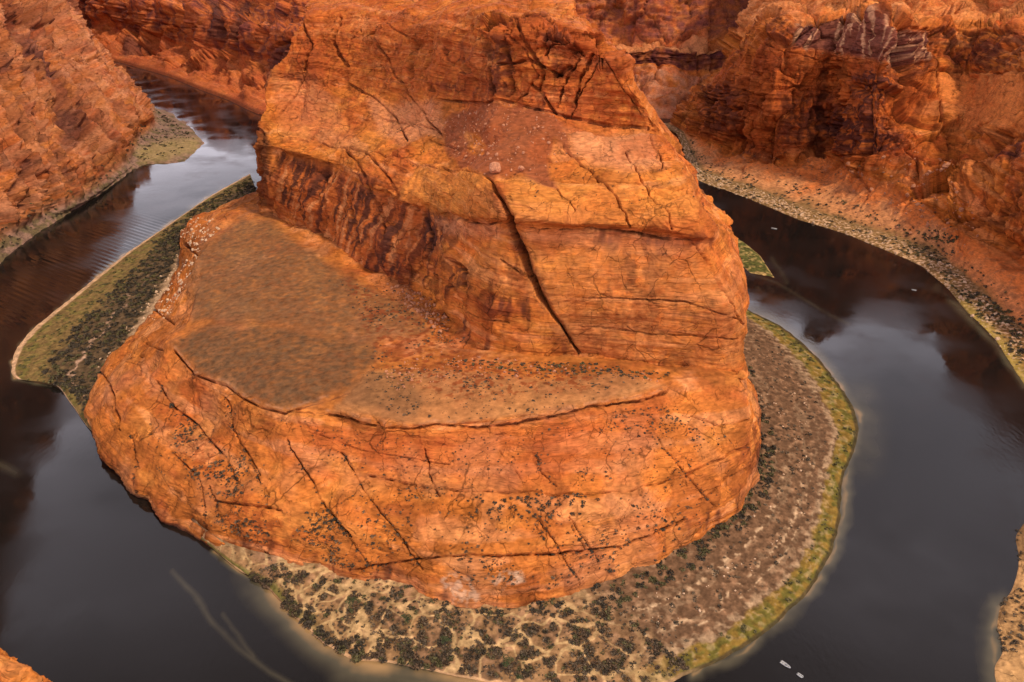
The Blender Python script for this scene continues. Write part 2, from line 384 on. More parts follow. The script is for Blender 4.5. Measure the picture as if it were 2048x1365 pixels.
for j, row in enumerate([A0, A1, A2, A3, A4, A5, A6, ctr]):
    z = row[0][2]; zr = row[-1][2]; t = [0, 10, 20, 30, 36, 40, 80, 150][j]
    zz = [5, 18, 31, 45, 56, 60, 60, 60][j]
    left = (row[0][0]+60, row[0][1]+110, z)
    right = [(175-t, 500, zz), (182-t, 600, zz), (150-t, 740, zz)]
    if j == 7: left, right = (-110, 720, 58), [(90, 560, 60), (60, 600, 60), (40, 660, 60)]
    netA.append([left]+row+right)
G, sr, sc = loft(netA, 1150, 760)
CR_A = [(3.2,4,[(681,905),(718,960),(749,1007),(787,1055),(811,1090),(842,1141)]),(2.6,3,[(674,1045),(708,1093),(740,1130)]),
 (3,4,[(1067,1031),(1105,1076),(1146,1141),(1163,1172)]),(2.4,3,[(1071,1050),(1095,1090)]),(3,3.5,[(1136,1028),(1163,1069),(1204,1124)]),
 (2.5,2.5,[(1142,1050),(1180,1110)]),(3,3,[(1071,915),(1084,949),(1112,970)]),(3,3,[(1310,870),(1334,898),(1368,939)]),(3.5,4,[(1348,912),(1375,953),(1427,1014)]),
 (4,3,[(260,870),(267,966),(274,987)]),(5,4,[(318,765),(342,810),(387,844),(445,907),(470,960)]),(5,4,[(440,790),(455,816),(479,885),(520,950)]),
 (4,3,[(342,901),(393,949),(400,990),(407,1059)]),(3,3,[(410,966),(448,1045)]),(4,4,[(575,880),(616,949),(650,1011),(700,1076)]),(4,3,[(496,918),(540,997)]),
 (4,3,[(1380,830),(1440,850),(1500,840)]),(3,3,[(1400,1000),(1450,960),(1500,940)]),(3,2,[(1000,900),(1040,960),(1060,990)]),(3,2,[(640,870),(720,900),(800,915),(900,930)]),
 (4,3,[(407,1080),(409,1050)]),(3,2,[(452,1060),(455,1100)]),
 # undercut just below the shelf rim
 (6,5,[(350,704),(390,752),(450,768),(480,794),(520,815),(572,829),(612,814),(655,800),(700,786)]),
 (7,5,[(655,829),(700,836),(760,853),(830,862),(870,849),(960,859),(1040,847),(1100,834),(1180,814),(1225,809),(1300,799),(1332,784),(1345,765)]),
 (4,2.5,[(700,786),(722,760),(748,735),(820,735)]),(4,3,[(395,510),(420,514),(490,525)]),
 (6,4,[(360,480),(392,512),(380,540)]),(4,3,[(290,600),(315,625),(340,640)]),(4,3,[(262,668),(300,690),(330,705)]),(4,3,[(256,700),(290,712)]),
 (5,3,[(200,740),(230,790),(240,860)]),(5,3,[(700,1140),(900,1110),(1080,1110),(1250,1095),(1370,1040)]),(5,2.5,[(740,950),(900,975),(1100,985),(1250,980),(1370,950),(1500,890)]),
 (5,2.5,[(420,1000),(560,1020)]),(4,2.5,[(850,900),(860,950),(880,990)])]
CR_A = [(w*(.72 if i < 24 else .9), d*(.7 if i < 24 else 1), p) for i, (w, d, p) in enumerate(CR_A)]
uu, vv = proj(G)
shelf = mask([(352,700),(400,560),(400,500),(470,440),(540,430),(780,590),(900,690),(1480,740),(1480,770),(1330,775),(1220,797),(960,842),(830,850),(680,822),(570,818),(480,785),(400,745)], uu, vv, 6)
Dk, col, N, u, v, P, ck, steep = rock(G, big=2.8, flute=.4, strata=.6, cracks=CR_A, small=.2, redness=-.02, slab=1.1, slab_s=28., cell=.4, cell_s=24.)
# the shelf is a flat cap rock: take most of the relief back off it
Dk = Dk*(1-.85*shelf[..., None])+G*(.85*shelf[..., None])
q = 10*noise(np.stack([u, v, u*0], -1), 40)+5*noise(np.stack([u, v, u*0], -1), 13, 3)
fine = fbm(P, 5, 3, 55., .6)
slab = mask([(350,695),(372,660),(430,655),(560,650),(740,690),(765,705),(700,780),(610,808),(570,821),(480,788),(450,763),(390,745)], u+q*1.6, v+q*.9, 14)
upper = mask([(375,540),(395,500),(480,440),(540,445),(700,560),(800,600),(860,660),(730,690),(560,645),(380,640)], u+q, v+q, 12)
s2 = mask([(662,825),(740,742),(900,740),(1100,760),(1240,745),(1330,770),(1220,802),(960,845),(830,853),(700,828)], u+q, v+q*.4, 8)
s2b = mask([(680,805),(740,742),(800,750),(850,800),(830,830)], u+q, v+q*.4, 10)
col = mixc(col, BROWN*(1.0), slab*(.82+.3*fine+.12*fbm(P, 30, 3, 51.))); col = mixc(col, BROWN*1.25, upper*(.72+.3*fine)); col = mixc(col, np.array((.42,.19,.065)), s2*.6); col = mixc(col, BROWN, s2b*.5)
rubble = mask([(690,560),(860,600),(930,700),(1200,740),(1180,780),(900,800),(760,740)], u+q, v+q, 18)
col = mixc(col, RED*.75, rubble*sstep(.05, .4, fine)*.8)
rim = np.maximum(line([(350,696),(390,744),(450,760),(480,786),(520,806),(572,820),(612,805),(655,791)], u, v, 5), line([(655,821),(700,828),(760,845),(830,853),(870,840),(960,851),(1040,838),(1100,826),(1180,806),(1225,800),(1300,790),(1332,775)], u, v, 5))
col = mixc(col, (.46, .22, .10), rim*.45*sstep(-.3, .3, fine))
low = sstep(1.6, .9, sr)[:, None]*np.ones_like(u)
gul = mask([(300,780),(400,860),(470,960),(620,1080),(560,1110),(440,1000),(330,880)], u+q, v, 20)
col = mixc(col, RED*.8, gul*sstep(-.1, .3, fine)*.6)
face = mask([(640,850),(820,870),(1100,850),(1330,800),(1300,900),(1100,960),(800,950),(600,900)], u+q, v+q, 20)
col = mixc(col, RED*1.15, face*.55)
wash = mask([(880,1160),(930,1150),(960,1200),(940,1225),(890,1200)], u+q*2, v+q, 8)+mask([(975,1150),(1040,1135),(1050,1165),(990,1175)], u+q, v+q, 6)
col = mixc(col, (.62, .45, .27), wash*sstep(-.3, .3, fine)*.55)
lip_shade = sstep(2.2, .6, Dk[..., 2])*sstep(470, 420, u)
col = mixc(col, VARN_SHADE, lip_shade*.85)  # shade under the waterside lip painted as a dark strip
col = mixc(col, VARN_SHADE*2, ck*.45)  # carved cracks and rim undercut also shaded in the colour
col = mixc(col, (.42, .19, .08), .3*sstep(0, .5, fbm(P, 40, 3, 201.))*(1-shelf)); col = col*(np.array((.90, .88, 1.0))-np.array((.14, .10, .06))*shelf[..., None])
GRIDS['A'] = (Dk, normals(Dk), u, v, steep)
VA, FA = grid_arrays(Dk); CA = col.reshape(-1, 3); HA = (1-.9*shelf).ravel()
# ---- upper block
B0 = rowz([(512,425,51),(560,440,52),(650,490,54),(740,550,56),(830,580,58),(890,650,59),(975,708,61),(1084,724,62),(1167,716,62),(1250,727,62),(1330,737,61),(1420,750,60),(1490,752,58)])
B1 = rowz([(511,360,82),(572,375,88),(665,410,90),(752,480,85),(850,520,85),(905,560,95),(985,600,97),(1080,590,105),(1165,588,106),(1250,592,106),(1340,600,105),(1450,610,103),(1496,605,88)])
r2 = [750,715,655,585,545,490,450,440,438,436,435,436,510]
u2 = [513,585,690,785,870,935,1000,1080,1165,1250,1330,1392,1478]; v2 = [300,315,345,402,425,440,448,450,457,463,470,484,500]
B2 = [atr(a, b, c) for a, b, c in zip(u2, v2, r2)]
B3 = [atr(a, b-(12 if i < 12 else 25), c-(4 if i < 12 else -20)) for i, (a, b, c) in enumerate(zip(u2, v2, r2))]
B4 = rowr([(520,240,762),(575,283,735),(660,298,690),(760,315,625),(850,335,575),(920,350,520),(985,352,470),(1080,355,465),(1165,360,463),(1250,365,460),(1320,370,460),(1375,378,462),(1405,425,517)])
B5 = rowr([(528,190,785),(590,230,775),(680,250,735),(780,262,680),(870,275,630),(940,280,580),(1000,285,530),(1085,285,515),(1160,290,510),(1235,300,505),(1300,305,505),(1350,312,500),(1392,350,527)])
B6 = rowr([(548,148,800),(600,165,800),(681,175,780),(760,190,740),(830,200,690),(900,207,640),(970,212,590),(1040,220,570),(1110,232,560),(1180,245,555),(1250,252,550),(1305,262,545),(1350,290,545)])
r6 = [800,800,780,740,690,640,590,570,560,555,550,545,545]
u7 = [568,625,700,775,845,910,975,1040,1100,1160,1215,1255,1285]; v7 = [112,115,120,125,130,132,135,140,150,160,170,180,200]
B7 = [atr(a, b, c+7) for a, b, c in zip(u7, v7, r6)]
u8 = [588,640,715,790,855,915,975,1035,1090,1130,1170,1203,1232]; v8 = [62,60,58,55,52,52,54,55,62,72,85,100,118]
B8 = [atr(a, b, c+18) for a, b, c in zip(u8, v8, r6)]
B8b = [atr(a, b-9, c+34) for a, b, c in zip(u8, v8, r6)]
u9 = [603,655,728,800,860,920,977,1030,1080,1114,1147,1175,1200]; v9 = [30,26,26,26,27,27,27,28,36,45,54,66,80]
B9 = [atr(a, b, c+42) for a, b, c in zip(u9, v9, r6)]
u10 = [612,665,735,805,865,925,978,1030,1072,1100,1122,1140,1155]; v10 = [8,8,8,8,8,8,8,8,8,13,20,26,34]
B10 = [atr(a, b, c+105) for a, b, c in zip(u10, v10, r6)]
B11 = [(x*1.0, y+160, 256) for (x, y, z) in B10]
netB = []
for row in [B0, B1, B2, B3, B4, B5, B6, B7, B8, B8b, B9, B10, B11]:
    p, q_ = row[0], row[-1]
    netB.append([(p[0]+90, p[1]+420, p[2]+10), (p[0]+30, p[1]+160, p[2])]+row+[(q_[0]-2, q_[1]+110, q_[2]), (q_[0]-50, q_[1]+420, q_[2]+8)])
LIN[0] = .45
G, sr, sc = loft(netB, 1050, 950)
LIN[0] = 0.
FB = [(26,13,[(972,352,.25),(1000,400,.55),(1025,470,.9),(1048,540,1),(1080,600,.8),(1120,650,.45),(1166,720,.2)])]
CR_B = [(10,5,[(965,80),(975,130),(985,190)]),(9,5,[(1010,85),(1020,140),(1015,190)]),(10,5,[(1095,82),(1120,80),(1140,95),(1160,112)]),(8,5,[(1110,150),(1140,135)]),(8,5,[(860,85),(850,130),(868,180)]),(7,6,[(925,120),(940,170)]),(9,7,[(820,85),(822,170)]),
 (7,6,[(1185,110),(1160,160),(1150,205)]),(6,5,[(1060,170),(1085,190),(1110,225)]),(6,5,[(600,40),(625,90),(610,140)]),(6,6,[(680,30),(665,80),(690,130)]),(7,6,[(1040,55),(1060,100),(1085,135),(1075,180)]),(6,5,[(1000,130),(1060,120),(1120,150)]),(4,5,[(972,350),(1000,400),(1025,470),(1048,540),(1080,600),(1120,650),(1166,720)]),
 (4,5,[(756,82),(787,147),(821,192),(869,253),(885,272)]),(4,4,[(691,164),(749,198),(790,233),(814,280)]),(5,6,[(690,296),(732,352),(753,410),(770,467)]),
 (5,5,[(730,300),(766,345),(797,397),(830,420)]),(5,6,[(821,78),(823,171)]),(5,5,[(968,70),(972,130),(982,195)]),(6,6,[(1013,62),(1016,113),(1016,190)]),
 (4,4,[(1013,62),(1054,103),(1074,150)]),(7,6,[(1091,110),(1115,66),(1140,80),(1167,110)]),(4,4,[(1129,294),(1167,325),(1208,363),(1242,407),(1262,460)]),
 (3,3.5,[(1252,301),(1286,363),(1324,411),(1345,460)]),(2.5,2.5,[(1112,373),(1146,428)]),(3,3,[(1297,284),(1322,305),(1322,340)]),(4,4,[(1382,485),(1423,529),(1461,604),(1488,650)]),
 (5,5,[(1020,448),(1080,455),(1180,456),(1260,468),(1330,478),(1378,478)]),(5,4,[(895,426),(930,440),(965,449),(1002,446)]),(3,3,[(918,608),(930,625),(948,635),(1016,647)]),
 (6,7,[(520,260),(518,330),(515,400)]),(4,4,[(548,290),(545,350),(550,420)]),(3,3,[(860,280),(900,290),(960,300)]),(3,2.5,[(560,275),(600,272),(680,290),(760,305),(860,325),(960,350)]),
 (3,3,[(1080,350),(1200,358),(1300,368),(1370,375)]),(5,4,[(880,200),(960,205),(1000,200),(1090,222),(1170,240),(1300,256)]),(5,4,[(950,28),(985,40),(1040,36),(1100,40)]),
 (4,4,[(1073,150),(1050,185),(1030,205)]),(5,5,[(1160,120),(1130,160),(1115,215)]),(3,4,[(1195,130),(1160,190),(1140,230)]),(3,3,[(740,40),(700,75),(690,110)]),(4,5,[(735,75),(775,50),(815,75)]),
 (3,3,[(1163,594),(1374,606),(1480,640)]),(3,2,[(1160,650),(1300,670),(1480,680)]),(6,5,[(905,520),(935,545),(925,570)]),(6,6,[(840,430),(860,470),(850,520)]),
 (8,7,[(860,540),(905,575),(920,600)]),(4,4,[(600,420),(640,470)]),(5,4,[(640,330),(650,380),(655,440)]),(5,4,[(700,400),(710,460),(720,520)]),(3,3,[(1210,120),(1240,170),(1280,230)]),
 (3,3,[(620,130),(600,180),(560,220)]),(3,2.5,[(740,230),(830,250),(880,262)]),(4,4,[(880,75),(900,120),(930,150)]),(3,2,[(1000,520),(1060,560)])]
top = sstep(8.5, 9.5, sr)[:, None]*np.ones(G.shape[1])[None]
wallrel = sstep(3.2, 2.4, sr)[:, None]*sstep(7.0, 8.5, sc)[None, :]      # smooth big face on the right
G0 = G
Dk, col, N, u, v, P, ck, steep = rock(G, big=3.2, flute=1.5, strata=1.1, cracks=CR_B, faults=FB, small=.2, redness=.12, slab=1.8, slab_s=34., cell=.5, cell_s=26.)
D3, c3, *_r3 = rock(G, big=3.5, flute=1.5, strata=1.0, cracks=CR_B, small=.5, redness=.42, slab=3.0, slab_s=26., cell=6.5, cell_s=25.)
c3 = mixc(c3*np.array((.86, .8, .8)), VARN_SHADE, .0*u)
kb = (sstep(7.2, 7.7, sr)*sstep(10.3, 9.3, sr))[:, None]*sstep(7., 8.5, sc)[None]       # blocky broken cliff under the summit
Dk = Dk*(1-kb[..., None])+D3*kb[..., None]; col = col*(1-kb[..., None])+c3*kb[..., None]
uq = np.stack([u, v, u*0], -1); q = 10*noise(uq, 40)+5*noise(uq, 13, 3)
calm = wallrel*(1-sstep(0, .25, ck))*.6
Dk = Dk*(1-calm[..., None])+G*calm[..., None]
fine = fbm(P, 5, 3, 55., .6); st = fbm(P, (3.5, 3.5, 60), 3, 61., .6)
upc = mask([(560,140),(600,0),(1140,0),(1330,260),(1130,235),(880,200),(690,165)], u, v, 10)
col = mixc(col, RED*.95, upc*(.5+.5*fine))
lxB = np.concatenate([[0], np.cumsum(np.linalg.norm(np.diff(G0[G0.shape[0]//4], axis=0), axis=1))])[None]*np.ones((G0.shape[0], 1))
st = fbm(np.stack([lxB+3*fbm(P, 12, 2, 9.), P[..., 2]*.12, lxB*0], -1).astype(np.float32), 9, 3, 6., .6)
vm_ = mask([(545,300),(620,325),(700,355),(790,405),(885,432),(905,470),(868,495),(800,555),(740,548),(650,488),(600,450),(565,405)], u+q, v+q*.4, 12)
col = mixc(col, RED*1.05, vm_*.6); col = mixc(col, VARN_SHADE*1.3, vm_*sstep(.02, .3, st+.2*fine)*.85); col = mixc(col, PALE, vm_*sstep(-.2, -.42, st)*.45)
vm_ = mask([(512,255),(530,260),(542,330),(540,420),(512,410)], u, v, 6); col = mixc(col, VARN_SHADE, vm_*.75)  # left-facing corner strip: its shade painted dark
for pts, k in (([(840,425),(900,430),(905,480),(850,510),(820,470)], .75), ([(745,430),(815,460),(820,550),(740,545)], .6), ([(890,520),(945,540),(935,580),(900,570)], .7),
               ([(960,75),(1020,70),(1030,110),(1010,190),(975,190)], .65), ([(1085,70),(1130,60),(1150,85),(1100,105)], .75), ([(1105,125),(1145,110),(1150,150),(1110,155)], .55),
               ([(865,165),(920,165),(925,180),(870,185)], .7), ([(955,22),(1110,35),(1110,50),(960,42)], .55), ([(1020,215),(1080,215),(1080,228),(1020,228)], .7), ([(1170,440),(1240,440),(1240,452),(1170,450)], .7),
               ([(1000,410),(1030,440),(1060,520),(1110,600),(1150,680),(1120,680),(1050,560),(1010,460)], .55)):
    col = mixc(col, VARN_SHADE*1.3, mask(pts, u+q*.7, v+q*.5, 9)*k*sstep(-.5, .2, fine))  # shade of recesses, ledge undersides and the great crack painted dark
for pts, k in (([(1130,260),(1290,260),(1330,330),(1250,345),(1150,310)], .6), ([(740,205),(880,205),(890,260),(800,290),(750,260)], .6), ([(540,150),(640,170),(720,290),(560,270)], .3),
               ([(870,440),(990,450),(1000,480),(900,465)], .6), ([(1050,460),(1370,480),(1370,510),(1200,500),(1060,480)], .35)):
    col = mixc(col, PINK, mask(pts, u+q, v+q*.5, 12)*k)
gold = mask([(830,330),(960,350),(1000,435),(900,425),(790,390)], u+q, v+q, 12)+mask([(1000,355),(1380,375),(1380,440),(1250,455),(1020,440)], u+q, v+q*.5, 12)
col = mixc(col, YEL, gold*.45)
wallc = mask([(930,560),(1060,600),(1150,710),(1480,740),(1490,600),(1380,500),(1050,480),(1040,540),(980,480)], u+q*.5, v+q*.5, 14)
col = mixc(col, (.46, .17, .048), wallc*(.45+.4*fine))
deb = mask([(890,292),(893,240),(950,205),(1010,208),(1090,225),(1130,250),(1140,300),(1108,285),(1090,330),(1115,375),(1085,368),(1040,342),(975,352),(915,330)], u+q, v+q*.7, 7)
hole = mask([(925,262),(955,262),(970,290),(965,312),(935,300)], u+q*.7, v+q*.7, 5)
col = mixc(col, np.array((.24, .068, .026))*(1), deb*(1-hole)*.92)
col = mixc(col, VARN_SHADE*2, ck*.5)  # crack hollows and the fault's recessed side shaded in the colour
Dk = Dk - N*(deb*0)[..., None]
col = mixc(col, RED*.9, .35*sstep(.0, .4, fbm(P, 34, 3, 211.))); col = col*np.array((.95, .92, .95))
GRIDS['B'] = (Dk, normals(Dk), u, v, steep)
VB, FB = grid_arrays(Dk)
me = mesh_np('butte', np.concatenate([VA, VB]), np.concatenate([FA, FB+len(VA)]), np.concatenate([CA, col.reshape(-1, 3)]), [M_rock], {'hard': np.concatenate([HA, (1-deb).ravel()])})
link('butte', me, 'structure')
# ================================================================== POINT BAR round the foot of the butte
shore = [(500,348),(420,393),(340,448),(250,510),(150,590),(65,660),(24,722),(35,758),(100,766),(140,806),(172,850),(240,920),(320,1010),(425,1098),(480,1142),(530,1172),(590,1235),(650,1290),(710,1320),(770,1325),(850,1340),(960,1362),(1120,1385),(1290,1382),(1390,1345),(1480,1300),(1590,1212),(1640,1150),(1678,1050),(1686,960),(1712,890),(1712,830),(1680,770),(1620,700),(1560,652),(1500,622),(1440,590),(1400,560)]
inn = [(520,400),(440,430),(380,465),(360,530),(310,620),(270,690),(230,740),(210,770),(200,790),(195,820),(195,850),(260,900),(340,990),(440,1080),(520,1110),(600,1130),(660,1140),(760,1150),(850,1170),(900,1190),(950,1205),(1000,1200),(1060,1195),(1119,1190),(1200,1170),(1290,1140),(1374,1085),(1420,1060),(1470,1020),(1500,970),(1510,920),(1500,860),(1480,800),(1470,740),(1450,700),(1440,660),(1400,620),(1380,590)]
def lerp2(a, b, t): return (a[0]+(b[0]-a[0])*t, a[1]+(b[1]-a[1])*t)
fr = [(-.03, -3.0), (0, -.1), (.03, 1.0), (.15, 2.0), (.45, 3.6), (.8, 5.0), (1.0, 6.5), (1.12, 7.5)]
netC = [[atz(*lerp2(a, b, t), z) for a, b in zip(shore, inn)] for t, z in fr]
G, sr, sc = loft(netC, 1500, 460)
tt = np.interp(sr, np.arange(len(fr)), [f[0] for f in fr])[:, None]*np.ones(G.shape[1])[None]
ss = sc[None]*np.ones(G.shape[0])[:, None]
P = G.astype(np.float32); u, v = proj(G)
flat = P.copy(); flat[..., 2] = 0
nb = fbm(flat, 22, 4, 71., .55); nf = fbm(flat, 5, 3, 75., .6); nm = fbm(flat, 9, 3, 78., .5)
dz = (.5*nb+.35*nf)*sstep(.02, .2, tt)
wobr = .9*fbm(flat, 14, 3, 90.)
G2 = G.copy(); G2[..., 2] += dz
edge = sstep(.12, .0, np.abs(tt))
nx = np.gradient(G, axis=0); nx[..., 2] = 0; nx /= np.linalg.norm(nx, axis=-1)[..., None]+1e-6
G2 += nx*(1.5*wobr*edge)[..., None]*1.2
leftz = sstep(11, 9, ss); botz = sstep(12.5, 14.5, ss)*sstep(24.5, 22.5, ss); rightz = sstep(22.5, 24.5, ss)
tn = tt+.05*nm
gravel = np.array((.175, .092, .048)); pale = np.array((.50, .33, .19)); ochre = np.array((.26, .155, .03)); green = np.array((.12, .12, .025)); darkv = np.array((.045, .032, .018))
cr_ = np.zeros(G.shape)+gravel
cr_ = mixc(cr_, gravel*1.6, sstep(.0, .6, nf+nm)*.6)
str_ = fbm(np.stack([tn*12, ss*.5, tn*0], -1).astype(np.float32), 1, 3, 5.)
cr_ = mixc(cr_, pale*.7, sstep(.15, .5, str_+.6*nf)*.3)
for c0, w0 in ((.44, .03), (.66, .035), (.36, .015)):
    cr_ = mixc(cr_, pale*1.05, np.clip(1-np.abs(tt+.03*wobr-c0)/w0, 0, 1)*sstep(0., .35, nf+.3*nm)*.85*sstep(31, 28, ss))
tn = tn+.035*fbm(flat, 30, 3, 64.)
cr_ = mixc(cr_, pale*.85, sstep(.19, .22, tn)*sstep(.31, .25, tn)*.6*sstep(-.3, .2, nm+nf))
cr_ = mixc(cr_, ochre, sstep(.22, .18, tn)*.95); cr_ = mixc(cr_, green, sstep(.24, .14, tn)*sstep(0, .4, nm+.3)*.7)
cr_ = mixc(cr_, pale*.8, sstep(.09, .05, np.abs(tn-.13))*sstep(.1, .3, nf)*.3)
cr_ = mixc(cr_, darkv*1.2, sstep(.055, .02, tt)*.85)
cb = np.zeros(G.shape)+np.array((.34, .185, .082))
cb = mixc(cb, np.array((.36, .19, .10)), sstep(-.1, .35, nb+.3*nf)*.7)
vor = np.minimum(np.abs(fbm(flat, 30, 2, 33.)), np.abs(fbm(flat, 24, 2, 44.)))
path = sstep(.045, .015, vor)
wf = flat+np.stack([fbm(flat, 12, 2, 7.), fbm(flat, 12, 2, 8.), nb*0], -1)*4; wf[..., 2] = 0
pf, pid, _p = worley(wf, (17, 17, 50), 2.)
path = np.maximum(sstep(.09, .03, pf)*.9, path*sstep(20, 17, ss))
cb = mixc(cb, np.array((.125, .068, .034)), sstep(-.3, .15, nm+.35*nb)*.85*(1-path)*sstep(.85, .6, tt)*sstep(14.3, 16, ss))
cb = mixc(cb, (.62, .40, .18), path*.7)
cb = mixc(cb, green, sstep(.30, .08, tn)*sstep(17.5, 15, ss)*.85); cb = mixc(cb, (.6, .35, .17), sstep(.05, .02, tt))
cl = np.zeros(G.shape)+np.array((.11, .068, .035))
cl = mixc(cl, np.array((.21, .13, .045)), sstep(.50, .30, tn+.04*nm)*(.8+.2*nf)); cl = mixc(cl, green*1.2, sstep(.5, .1, tn)*sstep(-.05, .3, nm)*.5)
cl = mixc(cl, np.array((.55, .33, .22)), np.clip(1-np.abs(tn-.62)/.025, 0, 1)*sstep(3, 4.5, ss)*.8)
cl = mixc(cl, (.60, .36, .20), sstep(.06, .035, tt)); cl = mixc(cl, (.48, .30, .17), sstep(.86, .95, tn)*.8)
cl = mixc(cl, pale, sstep(2.6, 1.2, ss)*sstep(.55, .85, tn)*.8)
tot = leftz+botz+rightz+1e-3
col = (cl*leftz[..., None]+cb*botz[..., None]+cr_*rightz[..., None])/tot[..., None]
col = np.clip(col*(1+.35*nf)[..., None], .01, .9)
col = col*(.78+.12*leftz+0*botz)[..., None]
GRIDS['C'] = (G2, normals(G2), u, v, tt, ss, path, nm)
Vc, Fc = grid_arrays(G2)
# small green bar beyond the butte's right flank
isl = [(1430,450),(1462,468),(1490,487),(1520,512),(1548,555),(1500,546),(1470,520),(1440,500)]
ip = np.array([atz(a, b, 0) for a, b in isl]); cen = ip.mean(0)
K = 160; tcl = np.linspace(0, len(isl), K, endpoint=False); idx = tcl.astype(int); fr_ = (tcl-idx)[:, None]
ring = ip[idx]*(1-fr_)+ip[(idx+1) % len(isl)]*fr_
rows = []
for t, z in ((1.06, -2), (1, .1), (.93, .7), (.8, 1.3), (.6, 1.8), (.4, 2), (.2, 2), (.02, 2)):
    r = cen+(ring-cen)*t; r[:, 2] = z; rows.append(np.vstack([r, r[:1]]))
Gi, _a, _b = loft(rows, 260, 70)
fl_ = Gi.astype(np.float32).copy(); ni = fbm(fl_, 7, 3, 5.)
Gi[..., 2] += .4*ni
ci = np.zeros(Gi.shape)+np.array((.085, .08, .02)); ci = mixc(ci, (.34, .23, .08), sstep(.0, .4, ni)*.7)
rr_ = np.interp(_a, [0, 1, 1.8, 2.4], [1, 1, .8, 0])[:, None]; ci = mixc(ci, (.42, .26, .10), rr_*sstep(-.5, .1, ni)); ni2 = fbm(fl_, 3, 2, 9.); ci = ci*(1+.6*ni2)[..., None]
Vi, Fi = grid_arrays(Gi)
me = mesh_np('river_bank', np.concatenate([Vc, Vi]), np.concatenate([Fc, Fi+len(Vc)]), np.concatenate([col.reshape(-1, 3), ci.reshape(-1, 3)]), [M_bank])
link('river_bank', me, 'structure')
# ================================================================== CANYON WALLS
HARD = {}
def add_wall(name, net, ns, nl, key, paint=None, tint=(1, 1, 1), lin=0., **kw):
    LIN[0] = lin; G, sr, sc = loft(net, ns, nl); LIN[0] = 0.
    Dk, col, N, u, v, P, ck, steep = rock(G, **kw)
    if paint is not None: Dk, col = paint(G, Dk, col, N, u, v, P, sr, sc, steep)
    col = mixc(col, VARN_SHADE*2, ck*.45)*np.array(tint)  # crack hollows get painted shade on top of the relief
    GRIDS[key] = (Dk, normals(Dk), u, v, steep, sr, sc)
    V, Fc = grid_arrays(Dk)
    link(name, mesh_np(name, V, Fc, np.clip(col, .01, .9), [M_rock], {'hard': HARD.get('x', np.ones(len(V)))}), 'structure'); HARD.clear()
# ---- left wall (its nose reaches the bar in the upper left)
D_ = [
 [(-1250,2450,0),(-960,2000,0)]+rowz([(255,165,-1),(305,205,-1),(395,262,-1),(410,290,-1),(370,325,-1),(287,333,-1),(205,388,-1),(75,470,-1),(-30,552,-1),(-300,700,-1),(-700,900,-1)]),
 [(-1255,2440,3),(-965,1990,3)]+rowz([(248,166,2),(295,208,2.5),(380,262,2.5),(395,285,2.5),(355,318,2),(280,328,2),(200,384,2),(72,464,2),(-35,546,2),(-305,694,2),(-710,890,2)]),
 [(-1270,2420,10),(-1000,1960,10)]+rowz([(215,135,8),(285,203,7),(318,232,6),(316,256,6),(290,278,6),(262,326,6),(171,398,7),(58,452,8),(-45,530,8),(-320,670,8),(-730,860,8)]),
 [(-1290,2400,60),(-1040,1940,60)]+rowz([(190,105,55),(262,180,32),(290,210,32),(285,228,34),(245,250,36),(215,290,36),(140,345,38),(35,400,38),(-70,470,38),(-350,600,38),(-780,770,38)]),
 [(-1320,2390,120),(-1080,1920,120)]+rowz([(160,60,110),(215,130,78),(225,150,82),(210,155,88),(175,165,92),(130,205,92),(65,245,92),(-25,300,92),(-140,360,90),(-430,480,90),(-880,620,90)]),
 [(-1340,2380,200),(-1100,1910,200)]+rowz([(135,20,165),(160,55,140),(165,70,145),(140,75,150),(100,70,160),(55,85,162),(-15,120,160),(-110,160,158),(-230,220,155),(-520,340,150),(-1000,440,150)]),
 [(-1360,2370,250),(-1120,1900,250)]+rowz([(100,-50,225),(115,-30,212),(110,-25,214),(85,-30,218),(45,-35,225),(-5,-30,228),(-80,-10,230),(-180,20,230),(-310,60,228),(-640,160,225),(-1200,230,225)]),
 [(-1500,2360,290),(-1500,1900,290),(-1450,1700,290),(-1400,1600,290),(-1400,1500,290),(-1400,1400,290),(-1400,1300,290),(-1400,1200,290),(-1400,1100,290),(-1400,900,290),(-1400,700,290),(-1500,400,290),(-1900,100,290)],
]
